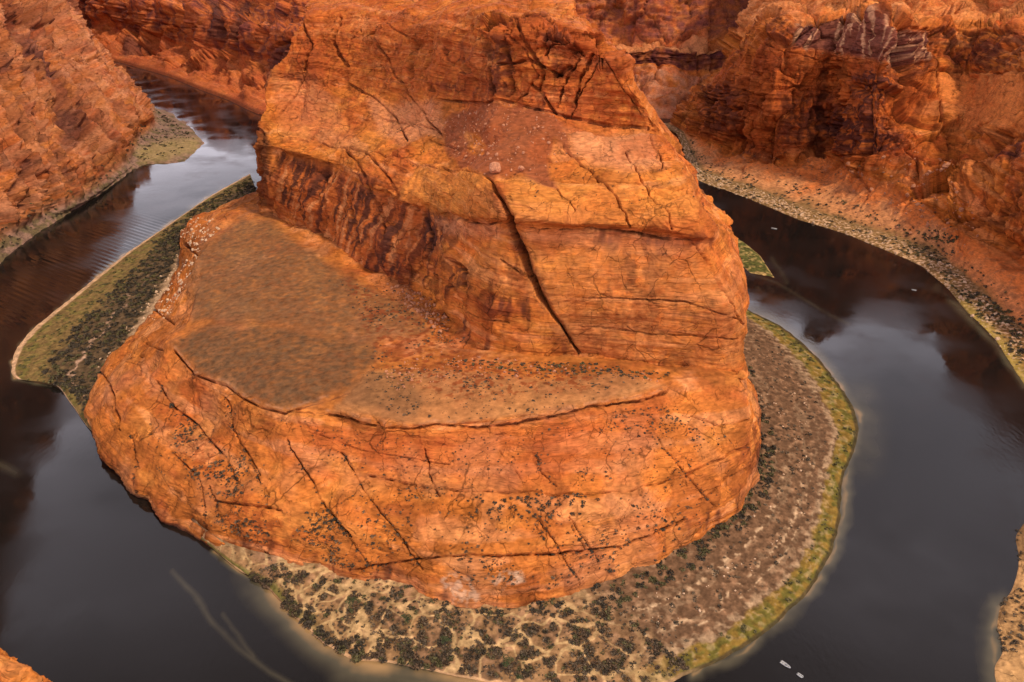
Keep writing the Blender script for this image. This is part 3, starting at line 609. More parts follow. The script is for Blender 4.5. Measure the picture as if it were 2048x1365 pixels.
def paintD(G, Dk, col, N, u, v, P, sr, sc, steep):
    SR = sr[:, None]*np.ones_like(u)
    bar = sstep(2.7, 2.0, SR)
    Dk = Dk*(1-bar[..., None]*.93)+G*(bar[..., None]*.93)
    HARD['x'] = (1-bar).ravel(); Dk[..., 2] = np.where(SR > 1.3, np.maximum(Dk[..., 2], 1.0+.3*(SR-1.3)), Dk[..., 2])
    nb = fbm(P, 16, 3, 20.); nf = fbm(P, 4, 3, 24.)
    q = 8*noise(np.stack([u, v, u*0], -1), 25)
    bank = np.zeros(col.shape)+np.array((.34, .20, .10)); bank = mixc(bank, (.14, .12, .03), sstep(-.1, .3, nb)*.7)*.85; bank = mixc(bank, (.08, .05, .03), sstep(.0, .4, nf)*.5)
    bank = mixc(bank, (.36, .26, .07), mask([(270,300),(330,280),(400,275),(395,300),(330,322),(280,325)], u, v, 10)*.7)
    col = mixc(col, bank, bar) if False else col*(1-bar[..., None])+bank*bar[..., None]
    col = mixc(col, (.10, .075, .03), sstep(3.4, 2.2, SR)*sstep(0, .5, nf+.2)*sstep(260, 190, u)*.7*(1-bar))
    col = mixc(col, PALE*.85, sstep(2.5, 3, SR)*(.25+.35*nb))
    col = mixc(col, DEEP, mask([(0,0),(130,10),(110,50),(40,50),(0,90)], u+q, v+q, 10)*.6)
    for (w, dep, pts) in CR_D: col = mixc(col, DEEP*.7, line(pts, u+q*.6, v+q*.3, w*1.8)**.7*.6*sstep(-.5, .2, nb))
    for pts in ([(115,195),(150,225),(165,290),(130,300)], [(50,60),(110,150),(100,160),(40,90)]): col = mixc(col, VARN_SHADE*2, mask(pts, u+q, v+q, 8)*.6)
    return Dk, col
CR_D = [(11,14,[(0,60),(60,110),(120,170),(160,210),(175,290),(190,330)]),(8,9,[(60,115),(110,160),(150,220),(200,265),(240,300)]),(9,11,[(0,150),(40,200),(80,270),(95,330),(90,400)]),(7,9,[(90,60),(130,110),(190,190),(240,250)]),
 (6,7,[(120,210),(140,270),(200,320)]),(9,10,[(15,190),(50,290),(55,370),(40,430)]),(6,7,[(150,140),(200,200),(270,235)]),(6,7,[(0,250),(20,320),(20,400)]),(10,12,[(20,30),(50,50),(120,55)]),(8,10,[(0,100),(20,140),(45,150)]),
 (6,6,[(100,300),(130,350),(150,390)]),(5,6,[(180,240),(215,290),(235,330)]),(12,9,[(120,200),(150,235),(165,270)])]
add_wall('canyon_cliff', D_, 680, 620, 'D', paintD, tint=(.84, .82, 1.15), big=9, flute=.8, strata=.6, cracks=CR_D, small=.5, redness=.4, slab=1.8, slab_s=60., rib=22., ribm=46., cell=2.5, cell_s=46.)
# ---- far wall across the back, from the far left to the gap right of the butte
stE = [  # (u, v of the waterline, talus top dr, ...)
 (100,95),(190,112),(250,127),(340,153),(400,178),(460,200),(520,228)]
rows = [[], [], [], [], [], [], [], []]
def col_E(x, y, dirx, diry, zs, offs):
    for k in range(8): rows[k].append((x+dirx*offs[k], y+diry*offs[k], zs[k]))
zE = [-2, 4, 50, 58, 128, 136, 187, 215]; oE = [-6, 0, 85, 95, 110, 150, 185, 1500]
zF = [-2, 3, 66, 72, 100, 104, 200, 262]; oF = [-6, 0, 105, 112, 118, 185, 235, 900]
col_E(-2400, 2900, 0, 1, zE, oE); 
for i, (a, b) in enumerate(stE):
    x, y, _ = atz(a, b, 0); col_E(x, y, .35, .94, zE, oE)
col_E(-300, 1380, .1, 1, zE, oE); col_E(-60, 1330, 0, 1, zE, oE)
for a, b in ((1180,232),(1260,232),(1320,236),(1400,240),(1480,236)):
    x, y, _ = atz(a, b, 0); col_E(x, y, -.1, 1, zF, oF)
col_E(800, 1650, .0, 1, zF, oF); col_E(1500, 1900, 0, 1, zF, oF); col_E(2400, 2300, 0, 1, zF, oF)
def paintE(G, Dk, col, N, u, v, P, sr, sc, steep):
    SR = sr[:, None]*np.ones_like(u); nf = fbm(P, 14, 3, 24.); st = fbm(P, (10, 10, 160), 3, 61., .6)
    k0 = sstep(1.6, 1.0, SR)[..., None]; Dk = Dk*(1-k0)+G*k0
    tal = sstep(2.2, 1.8, SR); HARD['x'] = (1-.1*tal).ravel()
    col = mixc(col, np.array((.40, .115, .04)), tal*(.3+.4*nf))
    lft = sstep(700, 600, u)
    col = mixc(col, (.42, .10, .032), lft*.35)
    col = mixc(col, (.09, .03, .03), sstep(2.8, 3.2, SR)*sstep(.1, .3, st)*lft*.75)
    rgt = sstep(1100, 1200, u)
    col = mixc(col, (.10, .028, .022), rgt*sstep(2.7, 3, SR)*sstep(4.2, 3.9, SR)*(.75+.5*nf))
    col = mixc(col, (.17, .055, .04), rgt*sstep(4.9, 5.2, SR)*(.45+.6*nf))
    col = mixc(col, PALE*.8, rgt*sstep(3.85, 4.1, SR)*sstep(5.0, 4.6, SR)*.5)
    col = mixc(col, np.array((.42, .2, .1)), rgt*tal*(.45+.6*nf))
    col = mixc(col, VARN_SHADE, sstep(8, 3, G[..., 2])*.5*lft)
    for pts in ([(530,160),(538,110),(560,82),(585,80),(580,110),(545,140)], [(238,108),(248,85),(270,80),(288,92),(270,96),(250,112)]):
        col = mixc(col, VARN_SHADE*2.2, mask(pts, u, v, 5)*.75)  # shade inside the arched alcoves painted dark
    for pts in ([(160,0),(178,0),(178,55),(160,50)], [(425,10),(440,0),(450,80),(430,80)], [(475,0),(495,0),(480,85),(465,80)]): col = mixc(col, VARN_SHADE*1.6, mask(pts, u, v, 6)*.8)
    return Dk, col
CR_E = [(5,12,[(236,112),(242,90),(262,80),(285,90),(300,95)]),(6,16,[(526,165),(530,120),(548,88),(580,80)]),(4,8,[(165,0),(172,60)]),(4,8,[(420,0),(430,80)]),(4,8,[(440,0),(442,85)]),(4,8,[(490,0),(478,80)]),
 (4,6,[(1255,50),(1300,85),(1400,95)]),(3,6,[(1180,30),(1300,50)]),(4,6,[(330,0),(310,60)])]
add_wall('far_canyon_cliff', rows, 900, 420, 'E', paintE, tint=(1.0, .92, 1.05), big=12, flute=6, strata=2.6, cracks=CR_E, small=.9, redness=.45, slab=5., slab_s=75., cell=14., cell_s=70., lin=.7)
# ---- right wall
g = [
 [(1330,250,0),(1352,263,0),(1392,359,0),(1502,400,0),(1601,440,0),(1690,467,0),(1759,495,0),(1844,532,0),(1895,577,0),(1943,632,0),(1991,680,0),(2048,768,0),(2200,900,0),(2600,1100,0)],
 ]
sh = [(1320,250),(1352,266),(1392,359),(1502,400),(1601,440),(1690,467),(1759,495),(1844,532),(1895,577),(1943,632),(1991,680),(2048,768),(2200,930)]
row0 = [atz(a-4, b+4, -2) for a, b in sh]
row1 = [atz(a, b, .3) for a, b in sh]
row2 = [atz(*p) for p in [(1335,246,3),(1365,262,3),(1405,338,4),(1515,376,4),(1618,415,4),(1712,445,4),(1790,470,4),(1880,505,4),(1930,548,4),(1985,600,4),(2040,650,4),(2100,730,4),(2260,880,4)]]
row3 = [atr(*p) for p in [(1352,245,1330),(1378,268,1255),(1450,300,1110),(1540,324,1025),(1645,310,1032),(1722,345,915),(1790,375,865),(1862,420,800),(1925,470,742),(1990,500,690),(2060,540,640),(2150,620,560),(2350,740,450)]]
row4 = [atr(*p) for p in [(1365,225,1345),(1384,240,1262),(1462,240,1120),(1548,240,1036),(1652,235,1040),(1735,262,925),(1815,300,905),(1890,340,860),(1955,400,772),(2020,400,715),(2095,420,665),(2200,480,585),(2450,560,480)]]
row5 = [atr(*p) for p in [(1385,185,1360),(1405,182,1275),(1470,170,1135),(1552,160,1046),(1655,160,1046),(1745,190,935),(1830,230,940),(1915,255,925),(1990,290,840),(2050,300,765),(2130,310,710),(2250,340,625),(2500,400,520)]]
row6 = [atr(*p) for p in [(1420,140,1370),(1448,138,1285),(1482,100,1150),(1560,98,1056),(1660,90,1052),(1760,115,948),(1850,140,1005),(1935,150,1000),(2015,150,900),(2085,160,830),(2180,170,770),(2320,190,680),(2600,230,580)]]
row7 = [atr(*p) for p in [(1470,70,1385),(1485,70,1300),(1515,48,1170),(1598,32,1075),(1690,22,1062),(1788,48,968),(1870,56,1035),(1955,52,1040),(2040,50,960),(2120,50,890),(2230,50,830),(2400,60,740),(2720,80,640)]]
row8 = [atr(*p) for p in [(1500,15,1420),(1515,12,1340),(1545,12,1230),(1615,10,1150),(1700,6,1140),(1800,15,1060),(1880,15,1130),(1965,12,1140),(2060,5,1060),(2150,0,990),(2270,-10,930),(2450,-20,840),(2800,-30,740)]]
row9 = [(x+50, y+120, 300) for x, y, z in row8]
row10 = [(x+400, y+1500, 305) for x, y, z in row8]
def paintG(G, Dk, col, N, u, v, P, sr, sc, steep):
    SR = sr[:, None]*np.ones_like(u); nb = fbm(P, 30, 3, 20.); nf = fbm(P, 7, 3, 24.); st = fbm(P, (5, 5, 120), 3, 61., .6); fx = fbm(P, 3, 2, 90., .6)
    uq = np.stack([u, v, u*0], -1); q = 12*noise(uq, 35)+6*noise(uq, 12, 3)
    tal = sstep(3.15, 2.7, SR)
    kt = (tal*(.7+.26*sstep(2.8, 2.2, SR)))[..., None]; Dk = Dk*(1-kt)+G*kt; HARD['x'] = (1-tal).ravel()
    tc_ = np.zeros(col.shape)+np.array((.56, .17, .045)); tc_ = mixc(tc_, (.56, .28, .12), sstep(2.75, 2.2, SR+.3*nb)*.8*(1-.5*sstep(1850, 1950, u)))
    tc_ = mixc(tc_, (.22, .10, .05), sstep(.05, .4, nf)*.5)
    tc_ = mixc(tc_, (.10, .085, .03), sstep(2.2, 1.9, SR+.1*nb)*.75); tc_ = mixc(tc_, (.62, .42, .26), sstep(2.1, 1.6, SR)*sstep(.1, .3, fx)*.8)
    tc_ = mixc(tc_, (.34, .26, .06), sstep(1.5, 1.05, SR)*sstep(1880, 1950, u)*.8)
    col = col*(1-tal[..., None])+tc_*tal[..., None]
    smb = mask([(1880,150),(2100,145),(2100,270),(1920,250)], u, v, 22)*.8+mask([(1480,90),(1640,95),(1640,170),(1440,160)], u, v, 18)*.5
    Dk = Dk*(1-smb[..., None])+G*smb[..., None]
    face = sstep(2.9, 3.3, SR)*sstep(7.3, 6.9, SR)
    col = mixc(col, RED, face*mask([(1380,270),(1450,120),(1590,40),(1860,50),(1870,150),(1800,330),(1620,330),(1450,310)], u, v, 20)*.6)
    for pts, k in (([(1400,165),(1480,170),(1480,250),(1420,265),(1405,200)], .7), ([(1700,150),(1790,130),(1800,200),(1690,240)], .85), ([(1660,210),(1750,230),(1760,300),(1690,310),(1640,270)], .9),
                   ([(1560,190),(1650,180),(1650,300),(1560,290)], .6), ([(1560,40),(1640,30),(1640,80),(1520,90)], .6), ([(1740,240),(1800,230),(1790,320),(1740,310)], .8), ([(1880,60),(2048,55),(2048,130),(1900,140)], .65),
                   ([(1985,280),(2060,270),(2060,330),(1990,325)], .75), ([(1790,100),(1870,60),(1870,130),(1800,180)], .6), ([(1480,290),(1520,300),(1510,320),(1480,315)], .7), ([(1995,400),(2060,350),(2060,420),(2000,430)], .5)):
        col = mixc(col, (.055, .020, .020), mask(pts, u+q, v+q, 14)*k*sstep(-.5, .15, nf+.5*st))
    lx = np.concatenate([[0], np.cumsum(np.linalg.norm(np.diff(G[int(G.shape[0]*.8)], axis=0), axis=1))])[None]*np.ones((G.shape[0], 1))
    st = fbm(np.stack([lx+3*nb, G[..., 2]*.1, lx*0], -1).astype(np.float32), 9, 3, 6., .6)
    col = mixc(col, DEEP*.6, face*sstep(.1, .35, st+.3*nb)*.5)
    cur = mask([(1590,35),(1700,22),(1800,60),(1850,70),(1850,120),(1800,125),(1590,95)], u, v, 8)
    col = mixc(col, (.11, .045, .04), cur*.75); col = mixc(col, (.55, .30, .16), cur*sstep(.12, .3, st)*.85)
    col = mixc(col, (.60, .21, .06), mask([(1870,150),(2048,145),(2048,270),(1900,250)], u+q, v+q, 14)*.6)
    col = mixc(col, PALE*.95, sstep(7.0, 7.6, SR)*(.4+.3*nf))
    return Dk, col
CR_G = [(8,14,[(1690,20),(1660,110),(1645,140),(1640,310)]),(5,8,[(1810,100),(1780,180),(1750,290)]),(5,8,[(1870,120),(1875,170),(1885,230),(1900,290)]),(5,7,[(1960,290),(1990,350),(1995,430)]),(5,8,[(1990,420),(2020,400),(2048,380)]),
 (5,7,[(1460,180),(1465,310)]),(4,6,[(1530,90),(1600,110),(1660,130)]),(6,7,[(1880,140),(1960,145),(2048,142)]),(4,6,[(1930,255),(2048,275)]),(5,6,[(1700,340),(1740,380),(1720,420)]),(4,6,[(1800,350),(1900,330)]),
 (5,6,[(1940,470),(2000,420),(2048,390)]),(6,6,[(1590,33),(1700,24),(1790,50),(1850,62),(2048,62)]),(4,6,[(1400,185),(1440,195),(1490,190)]),(4,5,[(1600,130),(1590,200),(1600,280)])]
add_wall('right_canyon_cliff', [row0, row1, row2, row3, row4, row5, row6, row7, row8, row9, row10], 760, 760, 'G', paintG, tint=(1.0, .90, .86), big=8, flute=2.0, strata=1.2, cracks=CR_G, small=.6, redness=.35, slab=4.0, slab_s=52., cell=11., cell_s=50., lin=.8)
# ---- near banks: bottom right (brush and sand) and the rock step in the bottom left corner
H0 = [(2090,980),(2052,1040),(2032,1075),(2036,1120),(2024,1180),(2000,1215),(1994,1255),(2006,1300),(1990,1340),(2005,1400),(2060,1500)]
offs = [(-6,-2.5),(0,.0),(6,.9),(30,2.2),(80,5),(160,18),(330,50)]
netH = [[(atz(a, b, 0)[0]+dx*.35, atz(a, b, 0)[1]+dx*.05, z) for a, b in H0] for dx, z in offs]
def paintH(G, Dk, col, N, u, v, P, sr, sc, steep):
    SR = sr[:, None]*np.ones_like(u); nb = fbm(P, 8, 3, 20.); nf = fbm(P, 2.5, 3, 24.)
    k = .95
    Dk = Dk*(1-k)+G*k; Dk[..., 2] += .4*nf*sstep(1, 2, SR)
    c = np.zeros(col.shape)+np.array((.46, .25, .10)); c = mixc(c, (.13, .07, .03), mask([(1985,1200),(2030,1180),(2100,1180),(2100,1300),(2030,1300),(1990,1260)], u, v, 6)*sstep(-.2, .2, nf)*.8)
    c = mixc(c, (.13, .07, .03), mask([(2020,1060),(2060,1040),(2100,1120),(2040,1120)], u, v, 6)*.7)
    return Dk, c*(1+.3*nf)[..., None]
add_wall('sandy_bank', netH, 300, 200, 'H', paintH, big=.5, flute=.2, strata=.2, small=.3)
rI = [[(-190,1205),(-100,1262),(0,1318),(45,1345),(92,1372),(170,1420),(280,1500)]]
netI = []
for dz_, (dx, dy) in ((-40, (18, 9)), (-26, (14, 7)), (-14, (6, 3)), (-2, (1.5, .8)), (0, (-.5, -.5)), (1, (-4, -2)), (-2, (-9, -5)), (3, (-14, -8)), (8, (-30, -18)), (30, (-80, -40))):
    netI.append([(atz(a, b, 40)[0]+dx, atz(a, b, 40)[1]+dy, 40+dz_) for a, b in rI[0]])
add_wall('near_rock_rim', netI, 300, 260, 'I', None, big=1.2, flute=.9, strata=.7, small=.3, redness=.1)
# ================================================================== RIVER
NU, NV = 900, 620
ug = np.linspace(-1500, 3500, NU); ug = np.concatenate([np.linspace(-2500, -50, 60), np.linspace(-45, 2095, 760), np.linspace(2100, 4600, 60)])
vg = np.concatenate([np.linspace(62, 100, 12), np.linspace(103, 1400, 560), np.linspace(1410, 2300, 30)])
U, Vv = np.meshgrid(ug, vg)
dx, dy, dz_ = ray(U, Vv); kk = -CAMZ/dz_
Wg = np.stack([dx*kk, dy*kk, 0*kk], -1)
Pw = Wg.astype(np.float32)
wq = 10*noise(np.stack([U, Vv, U*0], -1), 60)+5*noise(np.stack([U, Vv, U*0], -1), 20, 4)
def halo(pts, w, p=1.6): return line(pts, U+wq, Vv+wq*.6, w)**p
sha = np.zeros(U.shape)
for pts, w, k in (([(1500,625),(1560,655),(1620,700),(1680,770),(1715,830),(1718,890),(1690,960),(1684,1050),(1640,1155),(1590,1215),(1480,1305),(1390,1350)], 26, .6),
                  ([(1712,800),(1730,850),(1722,910)], 70, .22),
                  ([(520,1165),(590,1235),(650,1290),(710,1325),(850,1345),(960,1365),(1100,1390)], 62, .8), ([(700,1330),(820,1365),(1000,1400)], 70, .5),
                  ([(340,1140),(390,1190),(430,1250),(480,1300),(540,1345),(620,1390)], 11, .2), ([(455,1235),(480,1280),(500,1310)], 9, .18),
                  ([(1500,546),(1560,570),(1610,600),(1650,625),(1700,650)], 5, .14), ([(1548,520),(1562,545),(1572,565)], 9, .12), ([(-40,915),(0,930),(30,945)], 16, .15),
                  ([(500,350),(420,396),(340,451),(250,513),(150,593),(65,662),(22,722),(33,760),(100,768)], 9, .8), ([(430,1105),(480,1145),(530,1175)], 12, .8),
                  ([(2000,1210),(1985,1260),(1990,1340),(1995,1400)], 40, .6), ([(1870,575),(1890,585),(1930,625)], 14, .3), ([(1900,600),(1990,690),(2048,770)], 14, .4)):
    sha = np.maximum(sha, halo(pts, w)*k)
sha = np.clip(sha*(1+.5*fbm(Pw, 18, 3, 3.)), 0, 1)
wake = mask([(90,600),(0,660),(0,560),(230,440),(330,455),(170,585)], U, Vv, 30)
chop = mask([(1850,880),(2100,850),(2100,1100),(1950,1050),(1850,1010)], U+wq*2, Vv+wq, 45)
Vw, Fw = grid_arrays(Wg)
m, t, b = new_mat('river_water')
geo = nd(t, 'ShaderNodeNewGeometry'); a1 = nd(t, 'ShaderNodeAttribute', attribute_name='shallow'); a2 = nd(t, 'ShaderNodeAttribute', attribute_name='wake'); a3 = nd(t, 'ShaderNodeAttribute', attribute_name='chop')
TL = t.links.new
rp = nd(t, 'ShaderNodeValToRGB'); e = rp.color_ramp.elements
rgh = nd(t, 'ShaderNodeMapRange'); rgh.inputs['From Min'].default_value = .38; rgh.inputs['From Max'].default_value = .64; rgh.inputs['To Min'].default_value = .03; rgh.inputs['To Max'].default_value = .2
rn_ = nd(t, 'ShaderNodeTexNoise'); rn_.inputs['Scale'].default_value = .02; rn_.inputs['Detail'].default_value = 5; TL(geo.outputs['Position'], rn_.inputs['Vector']); TL(rn_.outputs['Fac'], rgh.inputs['Value']); TL(rgh.outputs[0], b.inputs['Roughness'])
e[0].position = 0; e[0].color = (.0095, .0075, .0065, 1); e[1].position = 1; e[1].color = (.34, .20, .085, 1)
x_ = e.new(.45); x_.color = (.075, .062, .038, 1)
TL(a1.outputs['Fac'], rp.inputs['Fac']); TL(rp.outputs[0], b.inputs['Base Color'])
b.inputs['Roughness'].default_value = .06; b.inputs['IOR'].default_value = 1.33
def nz(sc, det, vec, rough=.5):
    n = nd(t, 'ShaderNodeTexNoise'); n.inputs['Scale'].default_value = sc; n.inputs['Detail'].default_value = det; n.inputs['Roughness'].default_value = rough
    TL(vec, n.inputs['Vector']); return n.outputs['Fac']
mp1 = nd(t, 'ShaderNodeMapping'); mp1.inputs['Rotation'].default_value = (0, 0, .7); mp1.inputs['Scale'].default_value = (1, .45, 1); TL(geo.outputs['Position'], mp1.inputs['Vector'])
n1 = nz(.35, 5, mp1.outputs[0], .6); big_ = nz(.012, 4, geo.outputs['Position'])
mrg = nd(t, 'ShaderNodeMapRange'); mrg.inputs['From Min'].default_value = .4; mrg.inputs['From Max'].default_value = .62; mrg.inputs['To Min'].default_value = .12; mrg.inputs['To Max'].default_value = 1.5; TL(big_, mrg.inputs['Value'])
wv = nd(t, 'ShaderNodeTexWave', wave_type='BANDS', bands_direction='X', wave_profile='SIN'); wv.inputs['Scale'].default_value = .05; wv.inputs['Distortion'].default_value = 1.2; wv.inputs['Detail'].default_value = 2; wv.inputs['Detail Scale'].default_value = .05
mp2 = nd(t, 'ShaderNodeMapping'); mp2.inputs['Rotation'].default_value = (0, 0, math.radians(-56)); TL(geo.outputs['Position'], mp2.inputs['Vector']); TL(mp2.outputs[0], wv.inputs['Vector'])
def mth(op, a, b_):
    n = nd(t, 'ShaderNodeMath', operation=op)
    for i, x in enumerate((a, b_)):
        if isinstance(x, (int, float)): n.inputs[i].default_value = x
        else: TL(x, n.inputs[i])
    return n.outputs[0]
hsum = mth('ADD', mth('MULTIPLY', n1, mth('ADD', mrg.outputs[0], mth('MULTIPLY', a3.outputs['Fac'], 3.0))), mth('MULTIPLY', mth('MULTIPLY', wv.outputs['Fac'], a2.outputs['Fac']), 5.0))
bp = nd(t, 'ShaderNodeBump'); bp.inputs['Strength'].default_value = .55; bp.inputs['Distance'].default_value = .055; TL(hsum, bp.inputs['Height']); TL(bp.outputs[0], b.inputs['Normal'])
link('river_water', mesh_np('river_water', Vw, Fw, None, [m], {'shallow': sha, 'wake': wake, 'chop': chop}), 'structure')
# river bed / desert floor: one sheet to the horizon
bm_ = np.array([(-20000,-20000,-9),(20000,-20000,-9),(20000,30000,-9),(-20000,30000,-9)], float)
link('ground', mesh_np('ground', bm_, np.array([[0,1,2,3]]), np.tile(RED, (4, 1)), [M_rock]), 'structure')
# ================================================================== SHRUBS, TREES, BOULDERS
M_leaf = [plain('shrub_foliage_%s' % n, c, .9, .4, 3.0) for n, c in (('dark', (.048, .034, .019)), ('olive', (.095, .078, .026)), ('grey', (.13, .088, .05)), ('dry', (.10, .058, .03)))]
M_green = plain('tree_foliage', (.05, .065, .018), .9, .4, 2.0)
M_bark = plain('bark', (.09, .06, .04), .9, .3, 3.0)
M_boul = plain('boulder_rock', (.40, .16, .075), .9, .4, 1.2)
M_boulp = plain('pale_boulder_rock', (.55, .36, .22), .9, .35, 1.2)
def leaf_cloud(rng, n, flat=.7, size=.34, rad=1.0):
    """n leaf clumps (bent quads) in a lumpy half ball, unit radius"""
    lob = rng.normal(size=(5, 3)); lob /= np.linalg.norm(lob, axis=1)[:, None]; lob[:, 2] = np.abs(lob[:, 2])
    V = []; Fc = []
    for i in range(n):
        d = rng.normal(size=3); d /= np.linalg.norm(d); d[2] = abs(d[2])*.9+.02
        r = rng.uniform(.45, 1)**.6*(.72+.32*max(0, (lob@d).max()))*rad
        c = d*r; c[2] *= flat
        a = rng.normal(size=3); a /= np.linalg.norm(a); bb = np.cross(a, rng.normal(size=3)); bb /= np.linalg.norm(bb); s = size*rng.uniform(.6, 1.3)
        k = len(V); V += [c-a*s, c-bb*s*.7, c+a*s, c+bb*s*.7]; Fc.append((k, k+1, k+2, k+3))
    return np.array(V), np.array(Fc)
protos = [leaf_cloud(np.random.default_rng(100+i), 46, flat=[.75, .6, .9, .7][i % 4]) for i in range(8)]
shrub_meshes = [[mesh_np('shrub', V, Fq, None, [mm], smooth=False) for mm in M_leaf] for V, Fq in protos]
def pick(key, poly, n, extra_w=None, minvis=.05):
    """n places on the surface `key`, spread evenly over the outline; returns indices into the grid"""
    g_ = GRIDS[key]; Dk, N, u, v = g_[:4]
    xs = [p[0] for p in poly]; ys = [p[1] for p in poly]
    m = (u > min(xs)) & (u < max(xs)) & (v > min(ys)) & (v < max(ys))
    ij = np.argwhere(m); ij = ij[inside(poly, u[m], v[m])]
    view = Dk[ij[:, 0], ij[:, 1]]-np.array((0, 0, CAMZ)); view /= np.linalg.norm(view, axis=1)[:, None]
    fac = -(view*N[ij[:, 0], ij[:, 1]]).sum(1)
    a = ij[np.maximum(fac, 0) > minvis]
    if len(a) == 0: return []
    # area per vertex
    i, j = a[:, 0], a[:, 1]; i2 = np.minimum(i+1, Dk.shape[0]-1); j2 = np.minimum(j+1, Dk.shape[1]-1)
    w = np.linalg.norm(Dk[i2, j]-Dk[i, j], axis=1)*np.linalg.norm(Dk[i, j2]-Dk[i, j], axis=1)+1e-9
    if extra_w is not None: w = w*extra_w(a)
    if w.sum() <= 0: return []
    s = RNG.choice(len(a), size=min(n, (w > 0).sum()), replace=False, p=w/w.sum())
    return [(key, a[k, 0], a[k, 1]) for k in s]
spots = []      # (pos, radius, material index, region label)
def scatter(key, poly, n, rmin, rmax, mats, region, ew=None, clump=None):
    for (k, i, j) in pick(key, poly, n, ew):
        P_ = GRIDS[key][0][i, j]
        spots.append((P_, rmin+(rmax-rmin)*random.random()**2.2, random.choice(mats), region))
def clumpy(key, s, thr, off=0.):
    Dk = GRIDS[key][0]
    def f(a):
        return sstep(thr, thr+.25, fbm(Dk[a[:, 0], a[:, 1]].astype(np.float32), s, 2, off))+.03
    return f
R1 = 'dark desert shrub dotted over the orange slickrock apron below the shelf'
R2 = 'small dark shrub scattered among rubble on the flat brown shelf'
R3 = 'bushy shrub growing on the sandy point bar below the butte'
R4 = 'low dark shrub in the thicket on the left river bank'
R5 = 'sparse shrub on the gravel bar right of the butte'
R6 = 'riverside shrub at the foot of the right canyon wall'
R7 = 'riverside shrub at the foot of the left canyon wall'
R8 = 'dark shrub on the sandy spit in the lower right corner'
R9 = 'dark shrub growing along the foot of the butte rock'
scatter('A', [(700,985),(780,970),(1150,980),(1330,1000),(1400,1020),(1320,1120),(1100,1180),(900,1170),(760,1150),(650,1060)], 420, .5, 1.25, [0,0,2], R1, clumpy('A', 26, -.1))
AP = [(300,820),(480,800),(700,860),(1000,870),(1330,800),(1490,850),(1505,930),(1400,1060),(1100,1180),(760,1150),(560,1120),(420,1060),(290,940)]
scatter('A', AP, 1500, .22, .7, [0,0,3], R1, clumpy('A', 35, -.2, 13.))
scatter('A', [(700,740),(900,720),(1330,750),(1230,795),(960,840),(780,830)], 500, .2, .55, [0,3], R2)
scatter('B', [(1120,290),(1380,330),(1390,400),(1200,440),(1050,400),(1040,345)], 160, .25, .7, [0,3], 'small dark shrub on the golden bench beside the great crack')
scatter('B', [(560,200),(880,260),(960,330),(780,330),(560,270)], 120, .25, .8, [0,3], 'small dark shrub on the upper left bench of the butte')
scatter('A', [(930,985),(1180,985),(1160,1030),(940,1035)], 70, .8, 1.5, [0], R1)
scatter('A', [(330,800),(470,900),(600,960),(700,1060),(720,1140),(560,1110),(430,1050),(360,930)], 620, .5, 1.3, [0,2,0], R1, clumpy('A', 22, -.05, 3.))
scatter('A', [(1050,860),(1330,810),(1480,850),(1500,930),(1380,1000),(1250,960),(1080,960)], 240, .4, 1.0, [0,0,2], R1, clumpy('A', 24, 0., 5.))
scatter('A', [(620,860),(900,870),(1100,860),(1080,950),(800,960),(660,930)], 90, .4, .9, [0], R1)
scatter('A', [(700,600),(880,620),(960,710),(1300,740),(1200,800),(930,845),(780,830),(740,740)], 560, .45, 1.1, [0,0,2], R2, clumpy('A', 20, -.05, 8.))
scatter('A', [(900,715),(1160,725),(1340,745),(1320,760),(1080,745),(900,735)], 120, .8, 1.6, [0,1], R2)
scatter('A', [(650,560),(860,580),(900,640),(880,690),(720,610)], 130, .5, 1.2, [0,2], R2)
for (w, dep, pts) in CR_A[:16]:      # brush roots in the joints
    for k in range(len(pts)-1):
        (x0, y0), (x1, y1) = pts[k], pts[k+1]; nx_, ny_ = y1-y0, x0-x1; l_ = math.hypot(nx_, ny_); nx_ *= 4/l_; ny_ *= 4/l_
        scatter('A', [(x0-nx_, y0-ny_), (x1-nx_, y1-ny_), (x1+nx_, y1+ny_), (x0+nx_, y0+ny_)], max(2, int(l_/6)), .45, 1.1, [0], R1)
def wC(t0, t1, s0, s1, thr=-.2, nopath=True, soft=.25):
    Dk, N, u, v, tt_, ss_, path_, nm_ = GRIDS['C']
    def f(a):
        i, j = a[:, 0], a[:, 1]; t_ = tt_[i, j]; s_ = ss_[i, j]
        w = ((t_ > t0) & (t_ < t1) & (s_ > s0) & (s_ < s1)).astype(float)*(sstep(thr, thr+soft, nm_[i, j])+.04)
        if nopath: w = w*(1-.95*path_[i, j])
        return w
    return f
ALL = [(0,300),(2048,300),(2048,1400),(0,1400)]
scatter('C', ALL, 3400, .3, 1.5, [0,3,1,2,3,2,0], R3, wC(.06, .86, 14.5, 24, -.15, soft=.45))
scatter('C', ALL, 500, .4, 1.0, [0,2,2], R3, wC(.08, .95, 13.5, 24.5, -.9))
scatter('C', ALL, 260, .8, 2.2, [0,1,0], R9, wC(.8, 1.02, 13.5, 31, -.3))
scatter('C', ALL, 200, 1.2, 2.6, [1,0,0,3], R3, wC(.03, .22, 13.8, 20.5, -.2))
scatter('C', ALL, 1300, 1.2, 2.8, [0,0,0,1], R4, wC(.34, .88, 2.0, 9.3, -.6))
scatter('C', ALL, 500, 1.4, 3.0, [0,1], R4, wC(.15, .9, -1, 2.6, -.5))
scatter('C', ALL, 160, .8, 1.8, [1], R4, wC(.08, .34, 3, 9.5, -.1))
scatter('C', ALL, 500, .5, 1.5, [0,2,2], R5, wC(.3, .85, 24, 36, .02))
scatter('C', ALL, 230, 1.2, 2.6, [0,0,1], R9, wC(.8, 1.0, 24, 34, -.3))
scatter('C', ALL, 150, .7, 1.5, [1], R5, wC(.03, .2, 24, 35, .0))
